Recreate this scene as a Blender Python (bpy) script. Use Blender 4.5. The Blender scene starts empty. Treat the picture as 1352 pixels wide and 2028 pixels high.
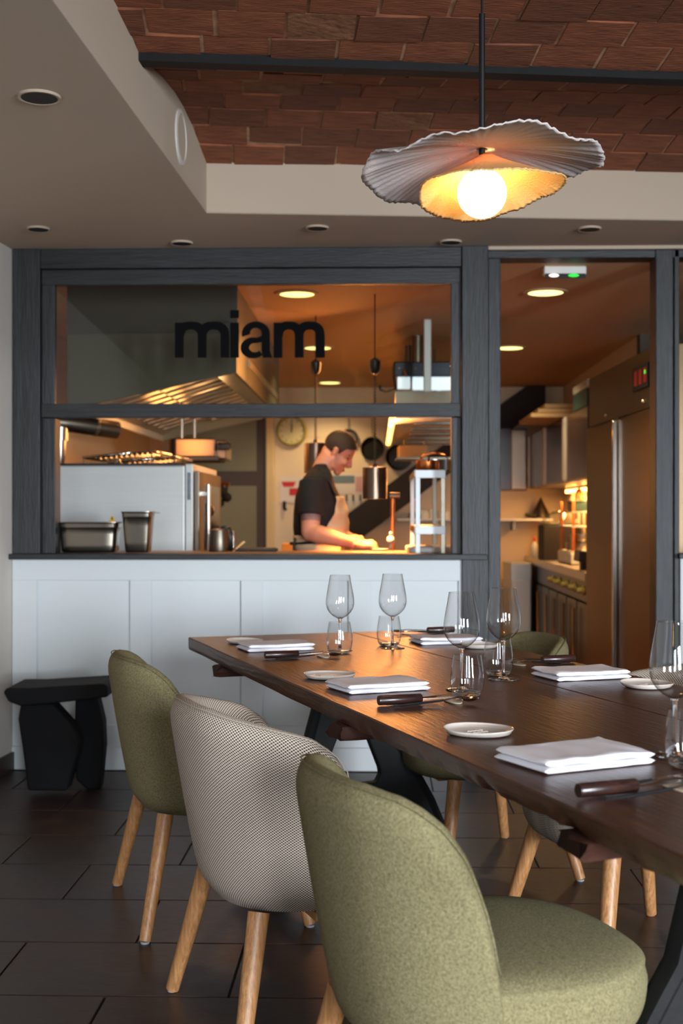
import bpy, bmesh, math, random
from mathutils import Vector, Matrix, Euler, noise
random.seed(7)
S = bpy.context.scene
COL = S.collection
PI = math.pi
# ------------------------------------------------------------------ camera
F, HZ, CAMZ, TH = 2500.0, 1020.0, 1.173, math.radians(1.6)
CT, ST = math.cos(TH), math.sin(TH)
cam = bpy.data.cameras.new('camera'); camo = bpy.data.objects.new('camera', cam); COL.objects.link(camo)
camo.location = (0, 0, CAMZ); camo.rotation_euler = (PI/2, 0, TH)
cam.sensor_fit = 'HORIZONTAL'; cam.sensor_width = 24; cam.lens = 24*F/1352
cam.shift_y = (HZ-1014)/1352*-1*-1
cam.clip_start = .05; cam.clip_end = 60
cam.dof.use_dof = True; cam.dof.focus_distance = 3.0; cam.dof.aperture_fstop = 4.5
S.camera = camo
# ------------------------------------------------------------------ world, exposure
S.view_settings.view_transform = 'Standard'; S.view_settings.look = 'None'
S.view_settings.exposure = 0.0; S.view_settings.gamma = 1; S.view_settings.use_curve_mapping = False
W = bpy.data.worlds.new('sky'); S.world = W; W.use_nodes = True
W.node_tree.nodes['Background'].inputs[0].default_value = (.80, .87, 1., 1)
W.node_tree.nodes['Background'].inputs[1].default_value = .7
S.cycles.max_bounces = 8; S.cycles.diffuse_bounces = 4; S.cycles.glossy_bounces = 4
S.cycles.transmission_bounces = 8; S.cycles.transparent_max_bounces = 16
S.cycles.use_denoising = True
S.cycles.caustics_reflective = False; S.cycles.caustics_refractive = False
S.cycles.sample_clamp_indirect = 6

def area(name, loc, target, sx, sy, power, col):
    l = bpy.data.lights.new(name, 'AREA'); l.shape = 'RECTANGLE'; l.size = sx; l.size_y = sy
    l.energy = power; l.color = col
    o = bpy.data.objects.new(name, l); COL.objects.link(o); o.location = loc
    o.rotation_euler = (Vector(target)-Vector(loc)).to_track_quat('-Z', 'Y').to_euler()
    return o
def point(name, loc, power, col, r=.05):
    l = bpy.data.lights.new(name, 'POINT'); l.energy = power; l.color = col; l.shadow_soft_size = r
    o = bpy.data.objects.new(name, l); COL.objects.link(o); o.location = loc; return o
def spot(name, loc, target, power, col, deg, r=.03, blend=.6):
    l = bpy.data.lights.new(name, 'SPOT'); l.energy = power; l.color = col; l.shadow_soft_size = r
    l.spot_size = math.radians(deg); l.spot_blend = blend
    o = bpy.data.objects.new(name, l); COL.objects.link(o); o.location = loc
    o.rotation_euler = (Vector(target)-Vector(loc)).to_track_quat('-Z', 'Y').to_euler(); return o

def cw(x, d, z=0.):                  # room point from metres to the right of / in front of the lens
    return Vector((x*CT - d*ST, x*ST + d*CT, z))
def V(px, py, d):                    # point seen at a photo pixel, d metres away
    return cw((px-676)/F*d, d, CAMZ-(py-HZ)*d/F)
def PX(px, py, z):                   # point seen at a photo pixel on the level z
    return V(px, py, (CAMZ-z)*F/(py-HZ))
def WY(px, py, Y):                   # point seen at a photo pixel on the plane y = Y
    a = (px-676)/F; d = Y/(a*ST+CT); return V(px, py, d)

WALLY = 5.784
CEIL = 2.4
KCEIL = 2.35
KBACK = 11.65
# daylight falls in through the street windows behind the camera
DAY = (.86, .93, 1.0)
for wx, tx, pw in ((-.55, -.1, 10), (1.2, .3, 46), (4.0, .9, 118)):
    wl = area('window_light', (wx, -2.58, 1.35), (tx, 3.0, -.05), .8, 1.55, pw, DAY); wl.data.spread = math.radians(74)

# ------------------------------------------------------------------ object helpers
class MB:
    def __init__(s): s.v = []; s.f = []; s.uv = {}
    def add(s, vs, fs, uvs=None):
        n = len(s.v); s.v += [Vector(v) for v in vs]
        for i, f in enumerate(fs):
            if uvs: s.uv[len(s.f)] = [uvs[k] for k in f]
            s.f.append([n+k for k in f])
        return s
    def box(s, x0, x1, y0, y1, z0, z1, M=None):
        vs = [Vector((x, y, z)) for z in (z0, z1) for y in (y0, y1) for x in (x0, x1)]
        if M: vs = [M @ v for v in vs]
        return s.add(vs, [(0, 2, 3, 1), (4, 5, 7, 6), (0, 1, 5, 4), (2, 6, 7, 3), (0, 4, 6, 2), (1, 3, 7, 5)])
    def prism(s, pts, off):          # polygon (3-D points) swept by the vector off
        n = len(pts); a = [Vector(p) for p in pts]; b = [p+Vector(off) for p in a]
        return s.add(a+b, [tuple(range(n))[::-1], tuple(range(n, 2*n))]+[(i, (i+1) % n, n+(i+1) % n, n+i) for i in range(n)])
    def lathe(s, prof, seg=32, M=None, cap=True):
        vs = []; fs = []; k = len(prof)
        for i in range(seg):
            a = 2*PI*i/seg
            for r, z in prof: vs.append(Vector((r*math.cos(a), r*math.sin(a), z)))
        for i in range(seg):
            j = (i+1) % seg
            for q in range(k-1): fs.append((i*k+q, j*k+q, j*k+q+1, i*k+q+1))
        if cap:
            if prof[0][0] > 1e-5: fs.append(tuple(i*k for i in range(seg))[::-1])
            if prof[-1][0] > 1e-5: fs.append(tuple(i*k+k-1 for i in range(seg)))
        if M: vs = [M @ v for v in vs]
        return s.add(vs, fs)
    def tube(s, pts, rad, seg=10, flat=1., up=None):
        pts = [Vector(p) for p in pts]; n = len(pts)
        if not isinstance(rad, (list, tuple)): rad = [rad]*n
        vs = []; ref = Vector(up) if up else None
        for i, p in enumerate(pts):
            t = (pts[min(i+1, n-1)]-pts[max(i-1, 0)]).normalized()
            r0 = ref or (Vector((0, 0, 1)) if abs(t.z) < .9 else Vector((1, 0, 0)))
            a = t.cross(r0).normalized(); b = a.cross(t).normalized()
            if ref is None: ref = b
            for k in range(seg):
                c = 2*PI*k/seg; vs.append(p+(a*math.cos(c)+b*math.sin(c)*flat)*rad[i])
        fs = [(i*seg+k, i*seg+(k+1) % seg, (i+1)*seg+(k+1) % seg, (i+1)*seg+k) for i in range(n-1) for k in range(seg)]
        fs += [tuple(range(seg))[::-1], tuple(range((n-1)*seg, n*seg))]
        return s.add(vs, fs)
    def ball(s, c, r, seg=20, ring=12, M=None):
        if not hasattr(r, '__len__'): r = (r, r, r)
        vs = [Vector((0, 0, -1))]+[Vector((math.cos(2*PI*i/seg)*math.sin(PI*j/ring), math.sin(2*PI*i/seg)*math.sin(PI*j/ring), -math.cos(PI*j/ring))) for j in range(1, ring) for i in range(seg)]+[Vector((0, 0, 1))]
        L = len(vs)-1
        fs = [(0, 1+(i+1) % seg, 1+i) for i in range(seg)]
        fs += [(1+j*seg+i, 1+j*seg+(i+1) % seg, 1+(j+1)*seg+(i+1) % seg, 1+(j+1)*seg+i) for j in range(ring-2) for i in range(seg)]
        fs += [(1+(ring-2)*seg+i, 1+(ring-2)*seg+(i+1) % seg, L) for i in range(seg)]
        vs = [Vector((v.x*r[0], v.y*r[1], v.z*r[2])) for v in vs]
        if M: vs = [M @ v for v in vs]
        c = Vector(c); return s.add([v+c for v in vs], fs)
    def grid(s, fn, nu, nv, uv=None, closeu=False):
        vs = [Vector(fn(i/(nu if closeu else nu-1), j/(nv-1))) for i in range(nu) for j in range(nv)]
        uvs = [uv(i/(nu if closeu else nu-1), j/(nv-1)) for i in range(nu) for j in range(nv)] if uv else None
        fs = []
        for i in range(nu if closeu else nu-1):
            for j in range(nv-1):
                a = i*nv+j; b = ((i+1) % nu)*nv+j; fs.append((a, b, b+1, a+1))
        return s.add(vs, fs, uvs)
    def build(s, name, m, parent=None, world=False, smooth=False, bevel=0, mods=(), loc=None, shade=None, bseg=2):
        me = bpy.data.meshes.new(name); vs = s.v
        if world and parent is not None:
            inv = parent.matrix_basis.inverted() if parent.parent is None else (parent.parent.matrix_basis @ parent.matrix_basis).inverted()
            vs = [inv @ v for v in vs]
        if loc is not None: vs = [v-Vector(loc) for v in vs]
        me.from_pydata([tuple(v) for v in vs], [], s.f)
        if s.uv:
            ul = me.uv_layers.new(name='uv')
            for p in me.polygons:
                if p.index in s.uv:
                    for li, q in zip(p.loop_indices, s.uv[p.index]): ul.data[li].uv = q
        me.validate(); me.update()
        if m: me.materials.append(m)
        if smooth: me.shade_smooth()
        if smooth == 'auto':
            me.set_sharp_from_angle(angle=math.radians(40))
        o = bpy.data.objects.new(name, me); COL.objects.link(o)
        if parent: o.parent = parent
        if loc is not None: o.location = loc
        if bevel:
            b = o.modifiers.new('bevel', 'BEVEL'); b.width = bevel; b.segments = bseg; b.limit_method = 'ANGLE'
        return o
def fixn(o):
    bm = bmesh.new(); bm.from_mesh(o.data); bmesh.ops.recalc_face_normals(bm, faces=bm.faces[:]); bm.to_mesh(o.data); bm.free(); return o
def thing(name, label, cat, loc=(0, 0, 0), rz=0., group=None):
    o = bpy.data.objects.new(name, None); COL.objects.link(o); o.empty_display_size = .05
    o.location = loc; o.rotation_euler = (0, 0, rz); o['label'] = label; o['category'] = cat
    if group: o['group'] = group
    o.matrix_basis = Matrix.Translation(Vector(loc)) @ Matrix.Rotation(rz, 4, 'Z')
    return o
def tag(o, label, cat, group=None):
    o['label'] = label; o['category'] = cat
    if group: o['group'] = group
    return o
def struct(o): o['kind'] = 'structure'; return o
def copy_tree(o, parent=None):
    c = o.copy(); COL.objects.link(c); c.parent = parent
    for ch in list(o.children): copy_tree(ch, c)
    return c
def dup(o, loc, rz, label):
    c = copy_tree(o); c.location = loc; c.rotation_euler = (0, 0, rz); c['label'] = label; return c

# ------------------------------------------------------------------ materials
def lin(c): return tuple(((x/255)/12.92 if x/255 <= .04045 else ((x/255+.055)/1.055)**2.4) for x in c)
def mat(name, rgb, rough=.5, metal=0., spec=.5, var=0., vscale=8., bump=0., bscale=60., stretch=None, rgb2=None, emit=None, es=0., coat=0., sheen=0., rvar=0., trans=0., alpha=1.):
    m = bpy.data.materials.new(name); m.use_nodes = True; nt = m.node_tree; N = nt.nodes; L = nt.links
    b = N['Principled BSDF']; c = lin(rgb)+(1,)
    b.inputs['Base Color'].default_value = c; b.inputs['Roughness'].default_value = rough
    b.inputs['Metallic'].default_value = metal; b.inputs['Specular IOR Level'].default_value = spec
    b.inputs['Coat Weight'].default_value = coat; b.inputs['Sheen Weight'].default_value = sheen
    b.inputs['Transmission Weight'].default_value = trans
    if emit: b.inputs['Emission Color'].default_value = lin(emit)+(1,); b.inputs['Emission Strength'].default_value = es
    if var or bump or rvar:
        tc = N.new('ShaderNodeTexCoord'); mp = N.new('ShaderNodeMapping'); L.new(tc.outputs['Object'], mp.inputs[0])
        if stretch: mp.inputs['Scale'].default_value = stretch
        if var or rvar:
            n = N.new('ShaderNodeTexNoise'); n.inputs['Scale'].default_value = vscale; n.inputs['Detail'].default_value = 6
            n.inputs['Roughness'].default_value = .65
            L.new(mp.outputs[0], n.inputs['Vector'])
        if var:
            r = N.new('ShaderNodeValToRGB'); L.new(n.outputs['Fac'], r.inputs[0])
            c2 = lin(rgb2)+(1,) if rgb2 else tuple(x*(1-var) for x in c[:3])+(1,)
            r.color_ramp.elements[0].position = .32; r.color_ramp.elements[1].position = .68
            r.color_ramp.elements[0].color = c2
            r.color_ramp.elements[1].color = c if rgb2 else tuple(min(1, x*(1+var*.6)) for x in c[:3])+(1,)
            L.new(r.outputs[0], b.inputs['Base Color'])
        if rvar:
            mr = N.new('ShaderNodeMapRange'); L.new(n.outputs['Fac'], mr.inputs[0])
            mr.inputs[3].default_value = rough-rvar; mr.inputs[4].default_value = rough+rvar
            L.new(mr.outputs[0], b.inputs['Roughness'])
        if bump:
            n2 = N.new('ShaderNodeTexNoise'); n2.inputs['Scale'].default_value = bscale; n2.inputs['Detail'].default_value = 4
            L.new(mp.outputs[0], n2.inputs['Vector'])
            bp = N.new('ShaderNodeBump'); bp.inputs['Strength'].default_value = bump; bp.inputs['Distance'].default_value = .01
            L.new(n2.outputs['Fac'], bp.inputs['Height']); L.new(bp.outputs[0], b.inputs['Normal'])
    return m
M = {}
M['plaster'] = mat('white_plaster', (212, 204, 194), .85, var=.03, bump=.05, bscale=120)
M['soffit'] = mat('soffit_paint', (192, 174, 154), .9, bump=.04, bscale=150)
M['wains'] = mat('white_panel_paint', (206, 211, 213), .55)
M['black_wood'] = mat('charcoal_stained_wood', (40, 42, 44), .5, var=.6, vscale=8, stretch=(7, 7, .5), bump=.25, bscale=25)
M['black_wood_h'] = mat('charcoal_stained_rail', (37, 38, 40), .5, var=.6, vscale=8, stretch=(.5, 7, 7), bump=.25, bscale=25)
M['tile'] = mat('dark_slate_tile', (62, 42, 33), .42, var=.5, vscale=3.5, rgb2=(34, 25, 22), bump=.15, bscale=18, rvar=.1)
M['grout'] = mat('dark_grout', (24, 22, 21), .8)
M['brick'] = mat('terracotta_brick', (164, 96, 62), .85, var=.4, vscale=7, rgb2=(116, 64, 42), bump=.6, bscale=30, stretch=(1, 5, 1))
M['brick2'] = mat('brown_brick', (138, 82, 54), .85, var=.4, vscale=7, rgb2=(100, 56, 38), bump=.6, bscale=30, stretch=(1, 5, 1))
M['brick3'] = mat('mortar_smeared_brick', (160, 112, 76), .95, var=.4, vscale=9, rgb2=(112, 64, 40), bump=.8, bscale=30)
M['mortar'] = mat('old_mortar', (190, 142, 108), .95, var=.4, vscale=14)
M['iron'] = mat('black_iron', (19, 19, 20), .7, spec=.3, var=.3, vscale=10, bump=.1)
M['blackmetal'] = mat('black_metal', (18, 18, 19), .4)
M['oak'] = mat('oiled_ash', (190, 138, 88), .45, var=.5, vscale=7, rgb2=(138, 92, 54), stretch=(22, 22, 1.5))
M['foot'] = mat('grey_felt_glide', (150, 150, 150), .7)
def wool(name, a, b2):
    m = mat(name, a, .95, var=.5, vscale=260, rgb2=b2, bump=.35, bscale=420, spec=.2); return m
M['green'] = wool('olive_wool', (142, 133, 98), (92, 84, 58))
def weave():
    m = bpy.data.materials.new('beige_basket_weave'); m.use_nodes = True; N = m.node_tree.nodes; L = m.node_tree.links
    b = N['Principled BSDF']; b.inputs['Roughness'].default_value = .95; b.inputs['Specular IOR Level'].default_value = .2
    uv = N.new('ShaderNodeUVMap'); uv.uv_map = 'uv'; sp = N.new('ShaderNodeSeparateXYZ'); L.new(uv.outputs[0], sp.inputs[0])
    def sn(sock, k):
        a = N.new('ShaderNodeMath'); a.operation = 'MULTIPLY'; a.inputs[1].default_value = k; L.new(sock, a.inputs[0])
        c = N.new('ShaderNodeMath'); c.operation = 'SINE'; L.new(a.outputs[0], c.inputs[0]); return c.outputs[0]
    mu = N.new('ShaderNodeMath'); mu.operation = 'MULTIPLY'; L.new(sn(sp.outputs[0], 2*PI/.0092), mu.inputs[0]); L.new(sn(sp.outputs[1], 2*PI/.0092), mu.inputs[1])
    r = N.new('ShaderNodeValToRGB'); mr = N.new('ShaderNodeMapRange'); L.new(mu.outputs[0], mr.inputs[0]); mr.inputs[1].default_value = -1; mr.inputs[2].default_value = 1
    L.new(mr.outputs[0], r.inputs[0]); e = r.color_ramp.elements
    e[0].position = .34; e[0].color = lin((74, 56, 50))+(1,); e[1].position = .60; e[1].color = lin((212, 200, 184))+(1,)
    L.new(r.outputs[0], b.inputs['Base Color'])
    bp = N.new('ShaderNodeBump'); bp.inputs['Strength'].default_value = .5; bp.inputs['Distance'].default_value = .002
    L.new(mr.outputs[0], bp.inputs['Height']); L.new(bp.outputs[0], b.inputs['Normal'])
    return m
M['weave'] = weave()
M['table'] = mat('dark_walnut_board', (88, 50, 34), .33, var=.5, vscale=4, rgb2=(50, 28, 20), stretch=(1, 9, 9), bump=.14, bscale=12, rvar=.07)
M['table_raw'] = mat('raw_batten_wood', (74, 42, 30), .7, spec=.2, var=.5, vscale=6, rgb2=(38, 24, 20), bump=.3, bscale=30)
M['linen'] = mat('white_linen', (236, 234, 240), .85, bump=.12, bscale=700)
M['plate'] = mat('cream_glazed_stoneware', (214, 204, 194), .22, var=.05, vscale=20)
M['rest'] = mat('shell_cutlery_rest', (205, 190, 168), .25)
M['knifewood'] = mat('dark_rosewood_handle', (58, 34, 28), .28, var=.6, vscale=30, rgb2=(26, 18, 18), stretch=(1, 6, 6))
M['blackhandle'] = mat('matt_black_handle', (28, 29, 31), .35)
M['silver'] = mat('polished_steel', (225, 222, 215), .12, metal=1)
M['steel'] = mat('brushed_steel', (196, 192, 184), .3, metal=1, var=.08, vscale=4, stretch=(1, 1, 40), rvar=.05)
M['range_steel'] = mat('dark_range_steel', (78, 80, 86), .3, metal=.9)
M['steel_dark'] = mat('dull_dark_steel', (120, 112, 100), .38, metal=1, var=.15, vscale=5)
M['hoodside'] = mat('hood_side_steel', (104, 98, 78), .42, metal=.6)
M['lampsteel'] = mat('brown_tinted_steel', (128, 108, 92), .28, metal=1)
M['pansteel'] = mat('used_pan_steel', (140, 132, 120), .24, metal=1)
M['steel_matt'] = mat('satin_steel_side', (196, 200, 198), .5, metal=.55, var=.04, vscale=3, stretch=(1, 1, 30))
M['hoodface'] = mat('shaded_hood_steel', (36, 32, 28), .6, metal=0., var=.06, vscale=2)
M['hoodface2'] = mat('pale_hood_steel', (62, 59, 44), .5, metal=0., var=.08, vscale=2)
M['char'] = mat('charred_black_timber', (10, 10, 12), .8, spec=.25, var=.4, vscale=12, bump=.2, bscale=14)
M['white_plastic'] = mat('white_plastic', (222, 222, 218), .4)
M['white_metal'] = mat('white_enamel_metal', (225, 230, 232), .35)
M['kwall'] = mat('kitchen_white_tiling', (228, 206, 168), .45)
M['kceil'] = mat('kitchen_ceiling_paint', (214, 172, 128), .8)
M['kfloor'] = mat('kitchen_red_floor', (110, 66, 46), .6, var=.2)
M['kdark'] = mat('dark_stair_paint', (36, 32, 30), .7)
M['olive'] = mat('frosted_olive_pane', (128, 120, 82), .4)
M['dooor'] = mat('brown_door_frame', (74, 58, 44), .6)
M['yellowtrim'] = mat('cream_door_trim', (228, 200, 140), .6)
M['cab'] = mat('glossy_brown_cabinet', (76, 58, 50), .22, var=.08, vscale=3)
M['card'] = mat('brown_cardboard', (190, 146, 96), .8)
M['teal'] = mat('dark_teal_plastic', (22, 70, 66), .4)
M['lightwood'] = mat('pale_chopping_board', (222, 186, 130), .6)
M['paper'] = mat('paper', (225, 215, 205), .8)
M['red'] = mat('red_ink', (200, 40, 36), .6)
M['blue'] = mat('blue_ink', (110, 130, 140), .6)
M['yellow'] = mat('warning_yellow', (232, 180, 20), .5)
M['clockface'] = mat('ivory_clock_face', (222, 210, 160), .5)
M['clockrim'] = mat('brass_clock_rim', (188, 176, 96), .4, metal=.4)
M['black'] = mat('black', (14, 14, 15), .5)
M['letter'] = mat('black_vinyl_lettering', (12, 12, 13), .9, spec=.1)
M['copper'] = mat('warm_copper', (226, 130, 70), .3, metal=1)
M['passwood'] = mat('pass_worktop', (150, 108, 76), .45, var=.15)
M['skin'] = mat('skin', (206, 140, 110), .55, var=.08, vscale=14)
M['tattoo'] = mat('tattoo_ink', (96, 82, 84), .6, var=.6, vscale=40, rgb2=(150, 110, 96))
M['hair'] = mat('dark_brown_hair', (48, 32, 24), .6, bump=.6, bscale=160, stretch=(1, 1, 1))
M['tshirt'] = mat('black_cotton', (13, 12, 12), .9)
M['apron'] = mat('beige_apron_cotton', (200, 168, 132), .9, bump=.2, bscale=300)
M['trouser'] = mat('dark_trousers', (36, 36, 42), .9)
M['bulb'] = mat('opal_bulb', (255, 240, 210), .3, emit=(255, 208, 140), es=16)
M['led'] = mat('warm_led_strip', (255, 200, 120), .3, emit=(255, 176, 84), es=14)
M['ledo'] = mat('orange_lit_tube', (255, 200, 120), .3, emit=(255, 168, 70), es=10)
M['down'] = mat('lit_downlight', (255, 250, 210), .3, emit=(255, 244, 150), es=2.4)
M['reflection_panel'] = mat('cool_reflection_panel', (240, 250, 255), .3, emit=(222, 240, 255), es=1.0)  # emission imitating a reflection in the hatch glass
M['green_led'] = mat('green_indicator', (40, 220, 60), .3, emit=(40, 210, 60), es=1.2)
M['white_led'] = mat('white_indicator', (250, 240, 230), .3, emit=(255, 235, 215), es=1.6)
M['red_led'] = mat('red_display', (120, 30, 22), .3, emit=(160, 30, 16), es=.1)
M['void'] = mat('downlight_can', (8, 8, 8), .6)
def porcelain(name, rgb, tl):
    m = bpy.data.materials.new(name); m.use_nodes = True; N = m.node_tree.nodes; L = m.node_tree.links
    b = N['Principled BSDF']; b.inputs['Base Color'].default_value = lin(rgb)+(1,); b.inputs['Roughness'].default_value = .75
    t = N.new('ShaderNodeBsdfTranslucent'); t.inputs[0].default_value = lin((250, 190, 120))+(1,)
    mx = N.new('ShaderNodeMixShader'); mx.inputs[0].default_value = tl
    L.new(b.outputs[0], mx.inputs[1]); L.new(t.outputs[0], mx.inputs[2]); L.new(mx.outputs[0], N['Material Output'].inputs[0])
    tc = N.new('ShaderNodeTexCoord'); n = N.new('ShaderNodeTexNoise'); n.inputs['Scale'].default_value = 160
    L.new(tc.outputs['Object'], n.inputs[0]); bp = N.new('ShaderNodeBump'); bp.inputs['Strength'].default_value = .35; bp.inputs['Distance'].default_value = .004
    L.new(n.outputs[0], bp.inputs['Height']); L.new(bp.outputs[0], b.inputs['Normal'])
    return m
M['shade'] = porcelain('pleated_paper_porcelain', (214, 204, 200), .12)
M['shade2'] = porcelain('thin_paper_porcelain', (236, 196, 130), .2)
def pane(name, tint, ior=1.5, rough=0.02, boost=0., edge=1.):
    m = bpy.data.materials.new(name); m.use_nodes = True; N = m.node_tree.nodes; L = m.node_tree.links
    N.remove(N['Principled BSDF']); t = N.new('ShaderNodeBsdfTransparent'); t.inputs[0].default_value = tint+(1,)
    g = N.new('ShaderNodeBsdfGlossy'); g.inputs['Roughness'].default_value = rough
    f = N.new('ShaderNodeLayerWeight'); f.inputs[0].default_value = .5
    pw = N.new('ShaderNodeMath'); pw.operation = 'POWER'; pw.inputs[1].default_value = ior; L.new(f.outputs['Facing'], pw.inputs[0])
    ad = N.new('ShaderNodeMath'); ad.operation = 'MULTIPLY_ADD'; ad.inputs[1].default_value = .8; ad.inputs[2].default_value = boost; ad.use_clamp = True
    L.new(pw.outputs[0], ad.inputs[0])
    p2 = N.new('ShaderNodeMath'); p2.operation = 'POWER'; p2.inputs[1].default_value = 4.5; L.new(f.outputs['Facing'], p2.inputs[0])
    mc = N.new('ShaderNodeMix'); mc.data_type = 'RGBA'; L.new(p2.outputs[0], mc.inputs[0]); mc.inputs[6].default_value = tint+(1,); mc.inputs[7].default_value = tuple(c*edge for c in tint)+(1,)
    L.new(mc.outputs[2], t.inputs[0])
    mx = N.new('ShaderNodeMixShader'); L.new(ad.outputs[0], mx.inputs[0]); L.new(t.outputs[0], mx.inputs[1]); L.new(g.outputs[0], mx.inputs[2])
    L.new(mx.outputs[0], N['Material Output'].inputs[0]); return m
M['pane'] = pane('window_glass', (.93, .94, .9), 5, .01, .05)
M['thin'] = pane('thin_crystal', (.96, .96, .96), 2.6, .01, .09, .05)
M['solid'] = mat('solid_glass', (255, 255, 255), .0, trans=1.)

# ================================================================== SETTING: dining room shell
def XW(px, Y=WALLY): return WY(px, 1000, Y).x
def ZW(py, px=500, Y=WALLY): return WY(px, py, Y).z
LWX0 = XW(27, WALLY+.02)
# left wall: runs towards the lens, slightly out of square
lw_dir = (cw(.0896, 1)*0+Vector((math.sin(math.radians(5.1-1.6)), math.cos(math.radians(5.1-1.6)), 0)))
lw0 = Vector((LWX0, WALLY+.06, 0)); lw1 = lw0-lw_dir*8.6
n_ = Vector((-lw_dir.y, lw_dir.x, 0))
struct(MB().prism([lw0, lw1, lw1+n_*.12, lw0+n_*.12], (0, 0, CEIL)).build('wall_left', M['plaster']))
sk = [lw0+Vector((.0, -.06, 0)), lw1]
struct(MB().prism([sk[0], sk[0]-n_*.012, sk[1]-n_*.012, sk[1]], (0, 0, .082)).build('baseboard_left', M['tile'], bevel=.002))
# floor
TR, TL = .3835, .6
ty0 = PX(120, 1865.5, 0).y; tx0 = PX(268, 1868, 0).x
fl = struct(MB().box(-2.4, 5.2, -3.2, WALLY+.1, -.12, -.006).build('floor', M['grout']))
tmesh = {}
def tile_mesh(w):
    k = round(w, 3)
    if k not in tmesh:
        o = MB().box(.003, w-.003, .003, TR-.003, -.011, 0).build('tile', M['tile'], bevel=.0015, bseg=1); tmesh[k] = o.data
        o['tmp'] = 1; COL.objects.unlink(o); bpy.data.objects.remove(o)
    return tmesh[k]
def add_tile(x0, x1, y):
    if x1-x0 < .03: return
    o = bpy.data.objects.new('tile', tile_mesh(x1-x0)); COL.objects.link(o); o.parent = fl; o.location = (x0, y, 0)
    b = o.modifiers.new('bevel', 'BEVEL'); b.width = .0015; b.segments = 1
for r in range(-7, 7):
    y = ty0+r*TR
    if y+TR > WALLY+.12: break
    off = (r % 2)*TL/2
    xa = tx0-off
    k0 = math.floor((-2.1-xa)/TL)
    # the left wall cuts the first tile of a row
    xl = lw0.x+(y+TR-lw0.y)*lw_dir.x/lw_dir.y
    for k in range(k0, k0+10):
        a = xa+k*TL; b = a+TL
        if b < xl-.02 or a > 2.7: continue
        add_tile(a, b, y)
# window wall, low part: stiles and rails stand proud of the panels
zs = ZW(1108)
X0, X1 = XW(24), XW(962)
w = struct(MB().box(X0-.05, X1, WALLY+.015, WALLY+.14, 0, zs).build('wall_front', M['wains']))
pan = [(73, 257), (300, 477), (520, 690), (735, 908)]
zt, zb, zbase = ZW(1150), ZW(1437), ZW(1480)
rail = MB().box(X0, X1, WALLY, WALLY+.018, zt, zs); rail.build('top_rail', M['wains'], w, bevel=.0015, bseg=1)
MB().box(X0, X1, WALLY, WALLY+.01, zbase, zb).build('bottom_rail', M['wains'], w, bevel=.0015, bseg=1)
struct(MB().box(X0, X1, WALLY-.008, WALLY+.008, 0, zbase-.001).build('baseboard_front', M['wains'], bevel=.002))
xs = [X0]+[v for a, b in pan for v in (XW(a), XW(b))]+[X1]
for i in range(0, len(xs), 2):
    MB().box(xs[i], xs[i+1], WALLY, WALLY+.01, zb, zt).build('stile', M['wains'], w, bevel=.0015, bseg=1)
# timber frame over the wall
fr = struct(MB().box(XW(22), XW(965, WALLY-.03), WALLY-.045, WALLY+.16, ZW(1108), ZW(1097.5, 500, WALLY-.045)).build('trim_1', M['black_wood_h'], bevel=.003))
zc = CEIL
frame = struct(MB().box(XW(27), XW(80), WALLY-.012, WALLY+.13, ZW(1097), zc).build('trim_2', M['black_wood'], bevel=.003))
struct(MB().box(XW(914), XW(966), WALLY-.02, WALLY+.13, 0, zc).build('trim_3', M['black_wood'], bevel=.003))
struct(MB().box(XW(80), XW(914), WALLY-.006, WALLY+.13, ZW(530), zc).build('trim_4', M['black_wood_h'], bevel=.003))
# upper sash: a thing of its own in the frame
zA, zB = ZW(531), ZW(826)
win = struct(MB().box(XW(81), XW(107), WALLY+.012, WALLY+.05, zB, zA).box(XW(893), XW(913), WALLY+.012, WALLY+.05, zB, zA).build('window_1', M['black_wood'], bevel=.003))
MB().box(XW(81), XW(913), WALLY+.01, WALLY+.052, ZW(562), zA).box(XW(81), XW(913), WALLY+.004, WALLY+.052, zB, ZW(799)).build('sash_rail', M['black_wood_h'], win, bevel=.003)
MB().box(XW(468), XW(519), WALLY+.0025, WALLY+.01, ZW(814.5), ZW(808.5)).build('finger_pull', M['black'], win)
MB().box(XW(105), XW(895), WALLY+.03, WALLY+.0302, ZW(799), ZW(562)).build('pane', M['pane'], win)
# jambs of the open half below
struct(MB().box(XW(80), XW(106), WALLY+.03, WALLY+.13, ZW(1097), zB).build('trim_5', M['black_wood'], bevel=.003))
struct(MB().box(XW(895), XW(914), WALLY+.03, WALLY+.13, ZW(1097), zB).build('trim_6', M['black_wood'], bevel=.003))
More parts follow.
